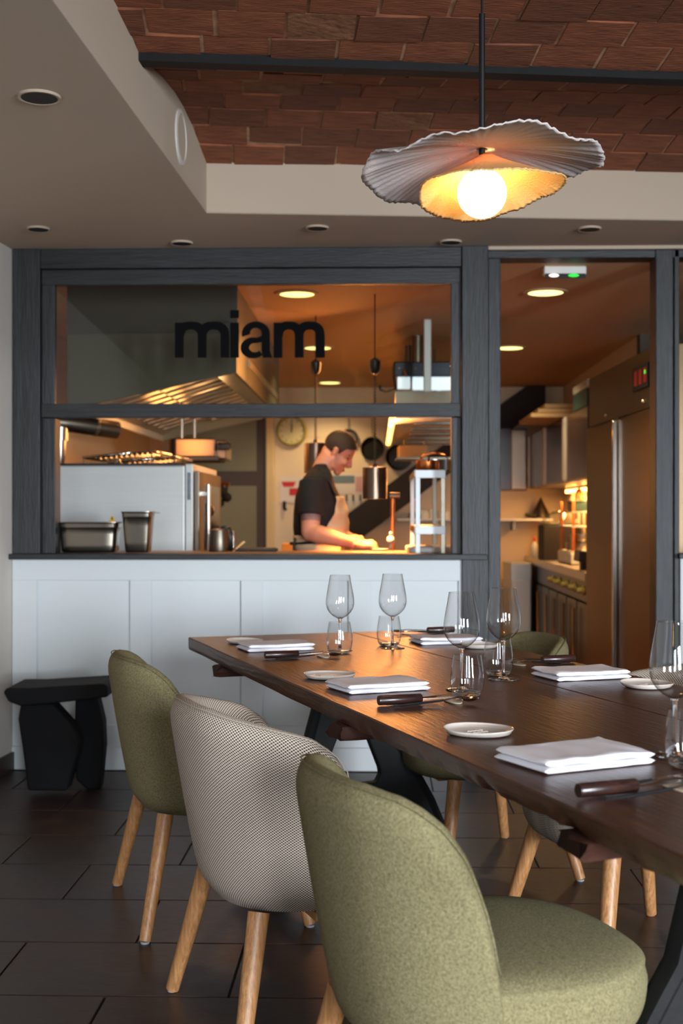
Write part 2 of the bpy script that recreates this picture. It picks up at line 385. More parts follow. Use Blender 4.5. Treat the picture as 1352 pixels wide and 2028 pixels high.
# lettering on the sash: stroked letters
def letters():
    mb = MB(); yy = WALLY+.0255; lay = [0]
    def P(px, py): return WY(px, py, yy+lay[0]*.0003)
    def quad(x0, x1, y0, y1): lay[0] += 1; mb.add([P(x0, y1), P(x1, y1), P(x1, y0), P(x0, y0)], [(0, 1, 2, 3)])
    def ribbon(c):               # c: list of (outer, inner) points
        vs = []; 
        lay[0] += 1
        for a, b in c: vs += [P(*a), P(*b)]
        mb.add(vs, [(2*i, 2*i+1, 2*i+3, 2*i+2) for i in range(len(c)-1)])
    def arch(x0, x1, yt, yb, w, n=14):   # from stem top-left over to the right leg
        cx = (x0+x1)/2; rx = (x1-x0)/2; H = min(rx*1.05, 30)
        c = []
        for i in range(n+1):
            a = PI*(1-i/n)
            ca, sa = math.cos(a), math.sin(a)
            def se(v, p=.8): return math.copysign(abs(v)**p, v)
            c.append(((cx+rx*se(ca), yt+H-H*se(sa)), (cx+(rx-w)*se(ca), yt+H-(H-w*.92)*se(sa))))
        c.append(((x1, yb), (x1-w, yb))); ribbon(c)
    def em(x0, x1):
        w = 17.5; m = (x0+x1)/2+w/2; quad(x0, x0+w, 639, 708.5)
        arch(x0+1, m, 636.5, 708.5, w); arch(m-w, x1, 636.5, 708.5, w)
    em(346, 454); em(541.5, 643)
    quad(455.5, 473, 639, 708.5); quad(455.5, 473, 614, 630)
    # a
    o = []
    for i in range(15):          # top hook
        a = math.radians(195-i*195/14); ca, sa = math.cos(a), math.sin(a)
        o.append(((506.5+28*ca, 661-25*sa*(.98)), (506.5+11.5*ca, 659-9.5*sa)))
    o.append(((534.5, 694), (517.5, 694))); o.append(((539, 708.5), (520.5, 708.5))); ribbon(o)
    b = []
    for i in range(21):          # bowl
        a = math.radians(70+i*250/20); ca, sa = math.cos(a), math.sin(a)
        b.append(((501+25*ca, 689-21*sa), (504.5+11.5*ca, 688.5-9*sa)))
    ribbon(b)
    lay[0] += 1; mb.add([P(505, 669.5), P(505, 680), P(520, 677), P(520, 664.5)], [(0, 1, 2, 3)])
    o = mb.build('lettering', M['letter'], win); o['label'] = 'black lettering reading miam on the glass'
letters()
# doorway frame and the bay right of it
struct(MB().box(XW(968), XW(992), WALLY+.03, WALLY+.13, 0, ZW(495, 1100)).box(XW(983), XW(992.5), WALLY+.06, WALLY+.16, 0, ZW(521, 1100, WALLY+.13)).build('trim_7', M['black_wood'], bevel=.003))
struct(MB().box(XW(1298), XW(1333), WALLY+.0, WALLY+.13, 0, ZW(495, 1100)).build('trim_8', M['black_wood'], bevel=.004))
struct(MB().box(XW(1336), XW(1346), WALLY+.01, WALLY+.12, 0, ZW(495, 1100)).build('trim_9', M['black_wood'], bevel=.003))
struct(MB().box(XW(966), 4.9, WALLY+.01, WALLY+.13, ZW(521, 1100, WALLY+.13), ZW(495, 1100)).build('trim_10', M['black_wood_h'], bevel=.003))
struct(MB().box(XW(966), 4.9, WALLY-.01, WALLY+.13, ZW(495, 1100)+.001, CEIL).build('trim_11', M['soffit'], bevel=.004))
struct(MB().box(XW(1342), 4.9, WALLY-.03, WALLY+.13, ZW(1106, 1350), ZW(1096, 1350)).build('trim_12', M['black_wood_h'], bevel=.003))
struct(MB().box(XW(1348), 4.9, WALLY+.01, WALLY+.13, 0, ZW(1106, 1350)).build('wall_front_right', M['wains']))
w2 = struct(MB().box(2.35, 2.45, WALLY+.02, WALLY+.1, ZW(1096, 1350), ZW(521, 1100)).box(3.6, 3.7, WALLY+.02, WALLY+.1, ZW(1096, 1350), ZW(521, 1100)).build('window_2', M['black_wood']))
MB().box(XW(1346), 4.9, WALLY+.05, WALLY+.0502, ZW(1096, 1350), ZW(521, 1100)).build('pane', M['pane'], w2)
# right and back walls of the dining room, with street windows
struct(MB().box(4.9, 5.02, -3.2, WALLY+.2, 0, 2.9).build('wall_right', M['plaster']))
wb = MB(); ops = [(-1.2, .1), (.45, 1.95), (3.3, 4.7)]; xs_ = [-2.5]+[v for a in ops for v in a]+[4.9]
for i in range(0, len(xs_), 2): wb.box(xs_[i], xs_[i+1], -2.72, -2.6, 0, 2.9)
for a, b in ops: wb.box(a, b, -2.72, -2.6, 0, .55).box(a, b, -2.72, -2.6, 2.15, 2.9)
struct(wb.build('wall_back', M['plaster']))
# ceiling: lowered border round a brick vault
cA, cB = PX(409, 422, CEIL), PX(1352, 437, CEIL)         # lower edge of the front fascia
sA = PX(103, 0, CEIL); sdir = (sA-cA).normalized(); sEnd = cA+sdir*8.2
fdir = (cB-cA).normalized(); fEnd = cA+fdir*5.0
ce = MB()
ce.prism([cA, Vector((fEnd.x, WALLY+.12, CEIL)) if 0 else fEnd, Vector((fEnd.x, WALLY+.14, CEIL)), Vector((LWX0-.2, WALLY+.14, CEIL)), ], (0, 0, .002))
ce.prism([cA, Vector((LWX0-.2, WALLY+.14, CEIL)), Vector((-2.6, -3, CEIL)), Vector((sEnd.x, -3, CEIL)), sEnd], (0, 0, .002))
struct(ce.build('ceiling', M['soffit']))
up = Vector((0, 0, .34))
nf = Vector((-fdir.y, fdir.x, 0)); ns = Vector((sdir.y, -sdir.x, 0))
if ns.x > 0: ns = -ns
u2 = Vector((0, 0, .003))
struct(MB().prism([cA+u2, fEnd+u2, fEnd+nf*.05+u2, cA+nf*.05+u2], (0, 0, .30)).build('trim_13', M['soffit']))
o = struct(MB().prism([cA+u2, sEnd+u2, sEnd+ns*.05+u2, cA+ns*.05+u2], (0, 0, .42)).build('trim_14', M['soffit']))
# brick vaults: rows of bricks between the fascia, the iron beam and the next beam
bL, bR = PX(285, 122, 2.6), PX(1352, 160, 2.6)
bdir = (bR-bL).normalized(); bL0 = bL-bdir*.25
step = (bL-cA); 
spans = [(cA-fdir*.1, bL0, 7), (bL0, bL0+(bL0-(cA-fdir*.1))*.98, 7)]
ZS = 2.605
va = struct(MB().box(-1.9, 4.9, -2.7, WALLY+.1, 2.84, 2.92).build('ceiling_vault', M['mortar']))
bm_cache = []
for mi, mm in enumerate(('brick', 'brick2', 'brick3')):
    for k in range(3):
        L_, D_ = .197, .158
        mb = MB().box(0, L_, 0, D_, -.035, 0)
        for i, v in enumerate(mb.v): mb.v[i] = v+Vector((random.uniform(-.004, .004), random.uniform(-.003, .003), random.uniform(-.002, .002)))
        o = mb.build('brick', M[mm]); bm_cache.append(o.data); COL.objects.unlink(o); bpy.data.objects.remove(o)
def plane_x_soffit(y): return cA.x+(y-cA.y)*sdir.x/sdir.y
for si, (A, B, nr) in enumerate(spans):
    rise = .07 if si == 0 else .045
    rows = []
    span_len = (A-B).length
    # mortar shell behind the bricks
    def shell(u, v, A=A, B=B, rise=rise):
        p = A.lerp(B, v)+fdir.lerp(bdir, v)*(u*5.2-.2); return (p.x, p.y, ZS+rise*math.sin(PI*v)+.003)
    sh = MB().grid(shell, 2, 13).build('mortar_bed', M['mortar'], va, smooth=True)
    for r in range(nr):
        v0 = r/nr; v1 = (r+1)/nr
        z0 = ZS+rise*max(0, math.sin(PI*v0)); z1 = ZS+rise*max(0, math.sin(PI*min(v1, 1)))
        p0 = A.lerp(B, v0); dirr = fdir.lerp(bdir, v0).normalized(); p1 = A.lerp(B, v1)
        back = (p1-p0); back = back-dirr*back.dot(dirr); back.z = z1-z0
        yax = (back).normalized(); 
        off = random.uniform(.0, .03)+(.1 if r % 2 else 0)
        sc = back.length/.168
        for k in range(-2, 14 if si == 0 else 13):
            x = k*.208+off
            q = p0+dirr*x; q.z = z0
            if q.x+.2 < plane_x_soffit(q.y)-.02: continue
            t = random.random(); me = random.choice(bm_cache[0:3] if t < .62 else bm_cache[3:6] if t < .93 else bm_cache[6:9])
            o = bpy.data.objects.new('brick', me); COL.objects.link(o); o.parent = va
            xa = dirr; za = xa.cross(yax).normalized(); 
            R = Matrix((xa, yax, za)).transposed().to_4x4()
            s_ = Matrix.Diagonal((1, sc, 1, 1))
            o.matrix_basis = Matrix.Translation(q+za*(random.uniform(-.002, .005))) @ R @ s_
# iron beam
bz0 = 2.582
struct(MB().prism([bL0, bL0+bdir*5, bL0+bdir*5-nf*.06, bL0-nf*.06], (0, 0, .032)).build('trim_15', M['iron'], loc=None)).location.z = bz0-2.6
for a in (1,):
    q = bL0+(bL0-(cA-fdir*.1))*.98
    struct(MB().prism([q, q+bdir*5, q+bdir*5-nf*.075, q-nf*.075], (0, 0, .03)).build('trim_16', M['iron'])).location.z = bz0-2.6
# ------------------------------------------------------------------ kitchen shell
KX0, KX1 = XW(104)-.02, 2.55
KX0 = -2.1
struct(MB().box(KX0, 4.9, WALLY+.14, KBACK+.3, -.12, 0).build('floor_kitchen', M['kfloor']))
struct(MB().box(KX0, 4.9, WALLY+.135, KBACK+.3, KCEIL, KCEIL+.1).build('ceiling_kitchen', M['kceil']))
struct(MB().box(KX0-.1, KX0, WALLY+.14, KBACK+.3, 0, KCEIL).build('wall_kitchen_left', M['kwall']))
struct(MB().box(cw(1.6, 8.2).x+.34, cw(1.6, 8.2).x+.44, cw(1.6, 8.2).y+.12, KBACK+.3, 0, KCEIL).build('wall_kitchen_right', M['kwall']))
struct(MB().box(cw(1.6, 8.2).x+.34, 4.9, cw(1.6, 8.2).y+.02, cw(1.6, 8.2).y+.12, 0, KCEIL).build('wall_kitchen_side', M['dooor']))  # dark brown stands for the shadow above the fridge, put into the wall colour
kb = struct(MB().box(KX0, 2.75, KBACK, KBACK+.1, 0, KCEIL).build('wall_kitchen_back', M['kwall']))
# big white wall tiles in rows
xt0 = XW(545, KBACK); tw, thh = .5, .46
tm = MB().box(.002, tw-.002, -.006, .0, .002, thh-.002).build('tile', M['kwall'], bevel=.002, bseg=1); tdat = tm.data; COL.objects.unlink(tm); bpy.data.objects.remove(tm)
for r in range(5):
    for k in range(7):
        if xt0+k*tw+tw > 1.71 or r*thh+thh > KCEIL: continue
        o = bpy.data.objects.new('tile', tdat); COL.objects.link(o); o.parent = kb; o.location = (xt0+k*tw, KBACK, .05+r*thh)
# back door with olive panes
def KW(px, py, Y=KBACK): return WY(px, py, Y)
dr = struct(MB().box(KW(340, 0).x, KW(528, 0).x, KBACK-.06, KBACK-.002, 0, 2.3).build('door_1', M['dooor']))
MB().box(KW(350, 0).x, KW(509, 0).x, KBACK-.066, KBACK-.058, KW(0, 934).z, 2.2).build('pane', M['olive'], dr)
MB().box(KW(350, 0).x, KW(509, 0).x, KBACK-.066, KBACK-.058, .2, KW(0, 963).z).build('pane', M['olive'], dr)
struct(MB().box(KW(528, 0).x, KW(543, 0).x, KBACK-.08, KBACK-.002, 0, 2.32).build('trim_17', M['yellowtrim'], bevel=.004))
# underside of a dark staircase crossing the back wall
YS = KBACK-.14
st = [KW(650, 1050, YS), KW(640, 1058, YS), KW(640, 1120, YS), KW(690, 1062, YS), KW(860, 935, YS), KW(1060, 815, YS), KW(1060, 752, YS), KW(893, 868, YS), KW(700, 1012, YS)]
st = [KW(560, 1110, YS), KW(660, 1108, YS), KW(854, 963, YS), KW(1003, 857, YS), KW(1080, 803, YS), KW(1080, 738, YS), KW(893, 870, YS)]
struct(MB().prism(st, (0, .12, 0)).build('trim_18', M['kdark']))

# ================================================================== CHAIRS
def sgn_pow(v, p): return math.copysign(abs(v)**p, v)
def make_chair(kind, label, name='dining_chair'):
    t = thing(name, label, 'chair', group=None)
    fab = M['green'] if kind == 'green' else M['weave']
    if kind == 'green': pm, top, tab = 78, .772, [(0, .770), (24, .768), (40, .757), (48, .742), (56, .717), (64, .669), (70, .598), (75, .51), (78, .42)]
    else: pm, top, tab = 98, .768, [(0, .766), (24, .760), (40, .747), (56, .733), (72, .715), (80, .702), (88, .672), (92, .635), (95, .575), (98, .44)]
    a0, b0 = .305, .300            # half depth and half width of the shell at the rim
    NU, NV = 73, 26
    zbot = .315
    def rim(ph):                   # height of the rim round the back
        d = abs(math.degrees(ph))
        for (a_, z0), (b_, z1) in zip(tab, tab[1:]):
            if d <= b_+1e-6: f = (d-a_)/(b_-a_); return z0+(z1-z0)*f
        return tab[-1][1]
    def scale(z):                  # plan size against height
        h = max(0, min(1, (z-zbot)/(top-zbot)))
        return .72+.28*(h**.8)
    def plan(ph, s, off=0.):
        c, q = math.cos(ph), math.sin(ph); p = .86
        return (-(a0*s-off)*sgn_pow(c, p), (b0*s-off)*sgn_pow(q, p))
    th = .054
    def fn(u, v):
        ph = math.radians(-pm+2*pm*u); zr = rim(ph)
        # v 0..0.5 outer side from bottom to the rim, 0.5..0.62 over the rim, then down the inside
        if v < .52:
            k = v/.52; z = zbot+(zr-.046-zbot)*k; s = scale(z); x, y = plan(ph, s)
            if k < .12: 
                e = 1-k/.12; x *= 1-.10*e*e; y *= 1-.10*e*e
            return (x, y, z)
        if v < .68:
            a = (v-.52)/.16*PI; s = scale(zr-.046)
            off = th/2*(1-math.cos(a)); x, y = plan(ph, s, off); return (x, y, zr-.046+.047*math.sin(a))
        k = (v-.68)/.32; z = zr-.046+(.40-(zr-.046))*k; s = scale(z); x, y = plan(ph, s, th+.012*math.sin(PI*k)); return (x, y, z)
    def uv(u, v): return (u*pm*2/57.3*.30, v*1.05 if v < .52 else .546+(v-.52)*1.0)
    sh = MB().grid(fn, NU, NV, uv).build('backrest', fab, t, smooth=True)
    sb = sh.modifiers.new('sub', 'SUBSURF'); sb.levels = 1; sb.render_levels = 1
    # piping seam that runs along the outer top edge
    seam = []
    for i in range(61):
        ph = math.radians(-pm*.97+2*pm*.97*i/60); zr = rim(ph); x, y = plan(ph, scale(zr-.046), th/2*.45-.0006); seam.append((x, y, zr-.046+.047*.84))
    MB().tube(seam, .0016, 6).build('seam', fab, t, smooth=True)
    # seat with a soft domed top, bowl below
    def sf(u, v):
        a = 2*PI*u; c, q = math.cos(a), math.sin(a)
        fr = .275 if c > 0 else .262
        prof = [(0, .478), (.3, .477), (.55, .474), (.75, .468), (.88, .458), (.96, .442), (1.0, .42), (1.0, .40), (.985, .375), (.95, .35), (.85, .325), (.6, .312), (.3, .308), (0, .308)]
        k = v*(len(prof)-1); i = min(int(k), len(prof)-2); f = k-i
        r = prof[i][0]*(1-f)+prof[i+1][0]*f; z = prof[i][1]*(1-f)+prof[i+1][1]*f
        sh_ = 1.0
        x = fr*sgn_pow(c, .8)*r; y = .262*sgn_pow(q, .82)*r
        if c < 0 and r > .8: x *= .93; y *= .97
        if z < .44: x *= .88 if x < 0 else .97; y *= .93
        return (x+.01, y, z)
    def suv(u, v): return (math.cos(2*PI*u)*min(v, .5)*.56+.3, math.sin(2*PI*u)*min(v, .5)*.56+(.3 if v < .5 else .3+v-.5))
    se = MB().grid(sf, 56, 28, suv).build('seat', fab, t, smooth=True)
    # ash legs
    MB().box(-.15, .15, -.03, .03, .292, .312).box(-.03, .03, -.19, .19, .287, .307).build('seat_support', M['oak'], t, bevel=.003)
    for sx in (-1, 1):
        for sy in (-1, 1):
            f = Vector((sx*.235, sy*.285, .006)); tp = Vector((sx*.165, sy*.205, .33))
            pts = [tp.lerp(f, k/6) for k in range(7)]
            lg = MB().tube(pts, [.0235-.0068*k/6 for k in range(7)], 16).build('leg', M['oak'], t, smooth='auto')
            MB().lathe([(.012, 0), (.013, .006)], 14, Matrix.Translation((f.x, f.y, 0))).build('glide', M['foot'], lg)
    return t
ANG = math.atan2(.321, .947)
def chair_at(x, d, rz=0): 
    p = cw(x, d); return (p.x, p.y, 0), TH+ANG+rz
g0 = make_chair('green', 'olive green wool tub chair in front, nearest the camera with its seat in view')
l, r = chair_at(.225, 2.13, .03); g0.location = l; g0.rotation_euler = (0, 0, r)
l, r = chair_at(-.40, 3.80, -.02); dup(g0, l, r, 'olive green wool tub chair by the black stool, farthest on the left of the table')
l, r = chair_at(.455, 4.25, PI-.02); dup(g0, l, r, 'olive green wool tub chair across the table, in front of the kitchen doorway')
b0_ = make_chair('beige', 'beige basket-weave tub chair standing between the two green chairs on the left')
l, r = chair_at(-.095, 2.93, .04); b0_.location = l; b0_.rotation_euler = (0, 0, r)
l, r = chair_at(.765, 3.36, PI-.03); dup(b0_, l, r, 'beige basket-weave tub chair across the table at the right edge of the photo')

# ================================================================== TABLE
TP = cw(-.53, 4.37); TRZ = TH-math.acos(.321)
tb = thing('dining_table', 'long dark walnut plank table with black iron trestle legs', 'table', (TP.x, TP.y, 0), TRZ)
TLEN, TW, TT = 3.05, .9, .042
def board(y0, y1, live):
    nu = 150
    prof = []                         # closed cross-section, left edge first
    r = .004
    def sec(x):
        n1 = noise.noise(Vector((x*4, y0*3, 1.3))); n2 = noise.noise(Vector((x*22, 5, y0))); n3 = noise.noise(Vector((x*60, 9, 2)))
        amp = 0.
        if live:
            t = max(0, min(1, (x-1.35)/1.0)); amp = t
        ya = y0+(.003*n1 if live else 0)+.0
        e0 = amp*(.016+.022*max(0, n2+.15)+.006*n3); zlow = .75-TT-amp*.012*max(0, n1)
        p = [(ya+.003, .75), (ya, .747), (ya+amp*.004*(1+n3), .736-.004*n3*amp), (ya+e0*.45, .724+.003*n2*amp), (ya+e0*.8+.002*n3*amp, .715), (ya+e0+.003, zlow), ]
        q = [(y1-.004, .75-TT), (y1, .75-TT+.004), (y1, .747), (y1-.002, .75)]
        m = [(y0+(y1-y0)*k/4, .75-TT) for k in (1, 2, 3)]
        tt = [(y1+(y0-y1)*k/6, .75+.0006*noise.noise(Vector((x*3, k*2., y0)))) for k in range(1, 6)]
        return p+m+q+tt
    vs = []; fs = []
    xs = [i*TLEN/(nu-1) for i in range(nu)]
    for i, x in enumerate(xs):
        s = sec(x)
        if i == 0: x += 0
        vs += [(x, y, z) for y, z in s]
    k = len(s)
    for i in range(nu-1):
        for j in range(k): fs.append((i*k+j, (i+1)*k+j, (i+1)*k+(j+1) % k, i*k+(j+1) % k))
    fs += [tuple(range(k)), tuple(range((nu-1)*k, nu*k))[::-1]]
    o = MB().add(vs, fs).build('tabletop_board', M['table'], tb, smooth='auto'); fixn(o); return o
board(0, .597, True); board(.600, .9, False)
for u, y0, y1, dz, m in ((.46, -.006, .905, .036, 'table_raw'), (1.62, -.004, .905, .036, 'table_raw'), (2.66, .01, .905, .036, 'table_raw')):
    mb = MB()
    for i in range(7):
        pass
    def bf(a, v, u=u, y0=y0, y1=y1, dz=dz):
        an = 2*PI*a; c, s = sgn_pow(math.cos(an), .5), sgn_pow(math.sin(an), .5)
        n = noise.noise(Vector((u*7+c*2, v*9, s*2)))*.006
        e = 0.
        y = y0+(y1-y0)*v+(.03*noise.noise(Vector((c*1.5, s*1.5, u))) if v < .05 else 0)
        return (u+(.042+n)*c, y, .706-dz/2+(dz/2+n*.6)*s)
    o = mb.grid(bf, 20, 24, closeu=True)
    n0 = len(mb.v)
    mb.f.append([i*24 for i in range(20)]); mb.f.append([i*24+23 for i in range(20)])
    fixn(mb.build('batten', M[m], tb, smooth='auto'))
# iron trestles: two curved legs, web below the crossbar
def trestle(u):
    half = [(.03, .705), (.055, .60), (.047, .46), (.060, .43), (.094, .345), (.098, .325), (.085, .300), (.0, .295)]
    outer = [(.0, .05), (.10, .05), (.20, .03), (.26, .0), (.375, .0), (.36, .05), (.31, .15), (.275, .23), (.235, .30), (.19, .37), (.150, .43), (.125, .52), (.098, .62), (.08, .705)]
    pts = half+outer[0:0]
    poly = half[:]+[(0, .24)]+[(.14, .22), (.20, .14), (.245, .0)]+outer[4:]
    mb = MB()
    for s in (-1, 1):
        P3 = [(u-.02, .45+s*y, z) for y, z in poly]
        mb.prism(P3, (.04, 0, 0))
    o = fixn(mb.build('trestle', M['iron'], tb, bevel=.006))
    # outer flanges
    for s in (-1, 1):
        fl_ = [(u, .45+s*y, z) for y, z in outer[5:]]
        MB().tube(fl_, [.017]*len(fl_), 8, 1.8, up=(1, 0, 0)).build('flange', M['iron'], o, smooth='auto')
    MB().box(u-.045, u+.045, .18, .72, .694, .707).build('mounting_plate', M['iron'], o, bevel=.003)
trestle(.42); trestle(2.5)
MB().tube([(.42, .45, .16), (1.2, .45, .13), (1.9, .45, .13), (2.5, .45, .16)], .018, 10).build('stretcher', M['iron'], tb, smooth='auto')
MB().tube([(1.25, .20, .03), (1.45, .45, .13)], .014, 8).tube([(1.25, .70, .03), (1.45, .45, .13)], .014, 8).build('stretcher_foot', M['iron'], tb, smooth='auto')

# ================================================================== TABLE SETTINGS
TA = TH+ANG                    # direction across the table
def wine_glass(px, py, label, h=.235, s=1.07):
    p = PX(px, py, .75); t = thing('wine_glass', label, 'glass', (p.x, p.y, .7505), 0, 'wine glasses on the table')
    k = s
    foot = [(.0, .0), (.036*k, .0), (.037*k, .0012), (.030*k, .0022), (.012*k, .0045), (.0055, .009), (.0042, .02), (.0038, .05), (.0038, .085), (.0050, .096), (.008, .101), (.0, .104)]
    MB().lathe(foot, 28).build('stem', M['solid'], t, smooth=True)
    bowl = [(.0, .100), (.009, .1015), (.020, .108), (.031, .119), (.0385, .132), (.0415, .146), (.0412, .160), (.0385, .180), (.034, .205), (.0295, .233), (.0292, .235)]
    inn = [(r-.0006, z+.0004) for r, z in bowl[::-1]][1:]
    MB().lathe([(r*k, z) for r, z in bowl], 40, cap=False).build('bowl', M['thin'], t, smooth=True)
    MB().lathe([(.0292*k-.0008, .2345), (.0292*k-.0005, .2354), (.0292*k+.0005, .2354), (.0292*k+.0008, .2345)], 40, cap=False).build('rim', M['thin'], t, smooth=True)
    return t
def tumbler(px, py, label):
    p = PX(px, py, .75); t = thing('water_tumbler', label, 'glass', (p.x, p.y, .7505), 0, 'water tumblers on the table')
    out = [(.0, .0), (.024, .0), (.030, .003), (.0365, .014), (.0395, .030), (.0395, .048), (.0365, .072), (.0325, .096)]
    MB().lathe(out[:3]+[(.034, .009), (.031, .010), (.018, .011), (0, .0115)], 40).build('base', M['solid'], t, smooth=True)
    MB().lathe([(.0335, .007)]+out[3:], 40, cap=False).build('wall', M['thin'], t, smooth=True)
    return t
wine_glass(673, 1289, 'wine glass behind the tumbler on the far left end of the table')
wine_glass(777, 1284, 'second wine glass from the left, at the far end of the table')
wine_glass(914, 1366, 'wine glass standing behind the nearest full tumbler, in front of white panelling')
wine_glass(997, 1346, 'wine glass with the green chair and doorway behind it')
wine_glass(1336, 1497, 'wine glass cut by the right edge of the photo')
tumbler(672, 1294, 'tumbler beside the far left napkin and cutlery')
tumbler(770, 1279, 'tumbler at the far end of the table, right of the first')
tumbler(925, 1378, 'nearest whole tumbler, beside the spoon on its rest')
tumbler(986, 1337, 'tumbler around the stem of the glass before the green chair')
tumbler(1362, 1519, 'tumbler half outside the right edge of the photo')
def plate(px, py, label, w=.131, seed=1, mark=False):
    p = PX(px, py, .75); t = thing('side_plate', label, 'plate', (p.x, p.y, .7505), TA+.1*seed, 'small organic bread plates')
    def fn(u, v):
        a = 2*PI*u; R = w/2*(1+.035*math.cos(2*a+seed)+.025*math.cos(3*a+seed*2))
        pr = [(0, .0045), (.5, .0045), (.8, .0052), (.93, .009), (.985, .0125), (1, .0125), (.985, .0095), (.9, .003), (.75, .0), (0, 0)]
        k = v*(len(pr)-1); i = min(int(k), len(pr)-2); f = k-i
        r = pr[i][0]*(1-f)+pr[i+1][0]*f; z = pr[i][1]*(1-f)+pr[i+1][1]*f
        return (R*r*math.cos(a), R*r*math.sin(a), z+(.0012*math.cos(2*a+seed) if r > .9 and z > .006 else 0))
    d = MB().grid(fn, 48, 28, closeu=True).build('dish', M['plate'], t, smooth=True)
    if mark:
        mb = MB(); rnd = random.Random(seed)
        for q in range(2):
            pts = []
            for i in range(9): pts.append((-.022+i*.0045, .008-.018*q+(.005 if i % 2 else -.002)*(1-.3*q), .0052))
            mb.tube(pts, .0009, 5)
        mb.build('embossed_mark', M['plate'], d, smooth=True)
plate(652, 1343, 'side plate left of the middle napkin on the near side', seed=1, mark=True)
plate(948, 1454, 'nearest side plate, left of the big front napkin', seed=2, mark=True)
plate(485, 1274, 'side plate on the far left corner of the table', .122, 3)
plate(1280, 1361, 'side plate at right, before the beige chair across the table', seed=4, mark=True)
plate(949, 1283, 'side plate just behind the tumbler, by the far right napkin', .12, 5)
def napkin(px, py, label, rz, Lx=.215, Ly=.14, n=2, seed=0):
    p = PX(px, py, .75); t = thing('linen_napkin', label, 'napkin', (p.x, p.y, .7505), TA+rz, 'folded white napkins')
    # one long cloth folded over itself: the fold faces the short near side
    mb = MB(); rnd = random.Random(seed); th = .0112
    for q in range(n):
        ox, oy = rnd.uniform(-.002, .003), rnd.uniform(-.002, .002); 
        def fn(u, v, q=q, ox=ox, oy=oy):
            a = 2*PI*u; c, s = sgn_pow(math.cos(a), .22), sgn_pow(math.sin(a), .3)
            y = c*(Ly/2)*(1-.012*q)+oy; x = (v-.5)*Lx*(1-.008*q)+ox
            z = th*(q+.5)+s*th*.5
            if q == n-1: z += .0022*noise.noise(Vector((x*18, y*22, seed)))+.0035*max(0, (v-.55))*2*(1+math.sin(y*60+seed))*.5
            z += .0012*noise.noise(Vector((x*30, y*30, seed+q)))
            # ends pinch together a little
            e = max(0, abs(v-.5)*2-.93)/.07; z -= (s*th*.42)*e
            return (x+.0015*math.sin(y*80+q), y, max(z, .0003))
        k = len(mb.v); mb.grid(fn, 40, 30, closeu=True)
        f0 = k
        mb.f.append([f0+i*30 for i in range(40)]); mb.f.append([f0+i*30+29 for i in range(40)])
    o = fixn(mb.build('folded_cloth', M['linen'], t, smooth='auto')); return t
napkin(545, 1286, 'folded white napkin at the far left place', .0, seed=1)
napkin(746, 1365, 'folded white napkin at the middle place on the near side', .08, seed=2)
napkin(1137, 1509, 'largest folded white napkin, in the foreground at right', .12, .225, .15, seed=3)
napkin(882, 1273, 'folded white napkin at the far right place behind the glasses', PI-.1, seed=4)
napkin(1150, 1341, 'folded white napkin between the glasses and the plate at right', PI+.0, seed=5)
def knife(t):
    n = 9
    MB().tube([(-.105, 0, .0114), (-.102, 0, .0114), (-.005, 0, .0114), (-.002, 0, .0114)], [.0102, .0112, .0112, .009], 16).build('handle', M['knifewood'], t, smooth='auto')
    MB().add([(-.02, -.006, .0095), (.07, -.008, .012), (.10, -.003, .013), (.106, .004, .013), (.07, .0055, .012), (-.02, .005, .0095), (-.02, -.006, .0083), (.07, -.008, .0112), (.10, -.003, .0122), (.106, .004, .0122), (.07, .0055, .0112), (-.02, .005, .0083)],
             [(0, 1, 2, 3, 4, 5), (11, 10, 9, 8, 7, 6)]+[(i, (i+1) % 6, 6+(i+1) % 6, 6+i) for i in range(6)]).build('blade', M['silver'], t)
def fork(t):
    MB().tube([(-.10, 0, .0035), (-.06, 0, .005), (0, 0, .0085), (.02, 0, .010)], [.0024, .0044, .0038, .003], 10, .7).build('handle', M['blackhandle'], t, smooth='auto')
    mb = MB().tube([(.02, 0, .010), (.045, 0, .0125), (.058, 0, .012)], [.0026, .0018, .004], 8, .6)
    mb.tube([(.056, 0, .012), (.064, 0, .0115), (.072, 0, .011)], [.0055, .0105, .0115], 12, .12)
    for y in (-.0096, -.0032, .0032, .0096): mb.tube([(.070, y*.95, .0112), (.090, y, .0115), (.108, y, .0155)], [.0014, .0013, .0007], 6)
    mb.build('head', M['silver'], t, smooth='auto')
def spoon(t):
    MB().tube([(-.10, 0, .0035), (-.06, 0, .005), (0, 0, .0085), (.02, 0, .010)], [.0024, .0044, .0038, .003], 10, .7).build('handle', M['blackhandle'], t, smooth='auto')
    MB().tube([(.02, 0, .010), (.04, 0, .013), (.055, 0, .0118), (.062, 0, .0108)], [.0026, .0018, .0022, .004], 8, .7).build('neck', M['silver'], t, smooth='auto')
    def fn(u, v):
        a = 2*PI*u; r = v; x = .083+.025*math.cos(a)*r*(1-.12*math.cos(a)); y = .0165*math.sin(a)*r
        return (x, y, .0045+.0075*r*r)
    def fn2(u, v):
        p = fn(u, v); return (p[0], p[1], p[2]-.0008)
    MB().grid(fn, 28, 8, closeu=True).grid(fn2, 28, 8, closeu=True).build('bowl', M['silver'], t, smooth=True)
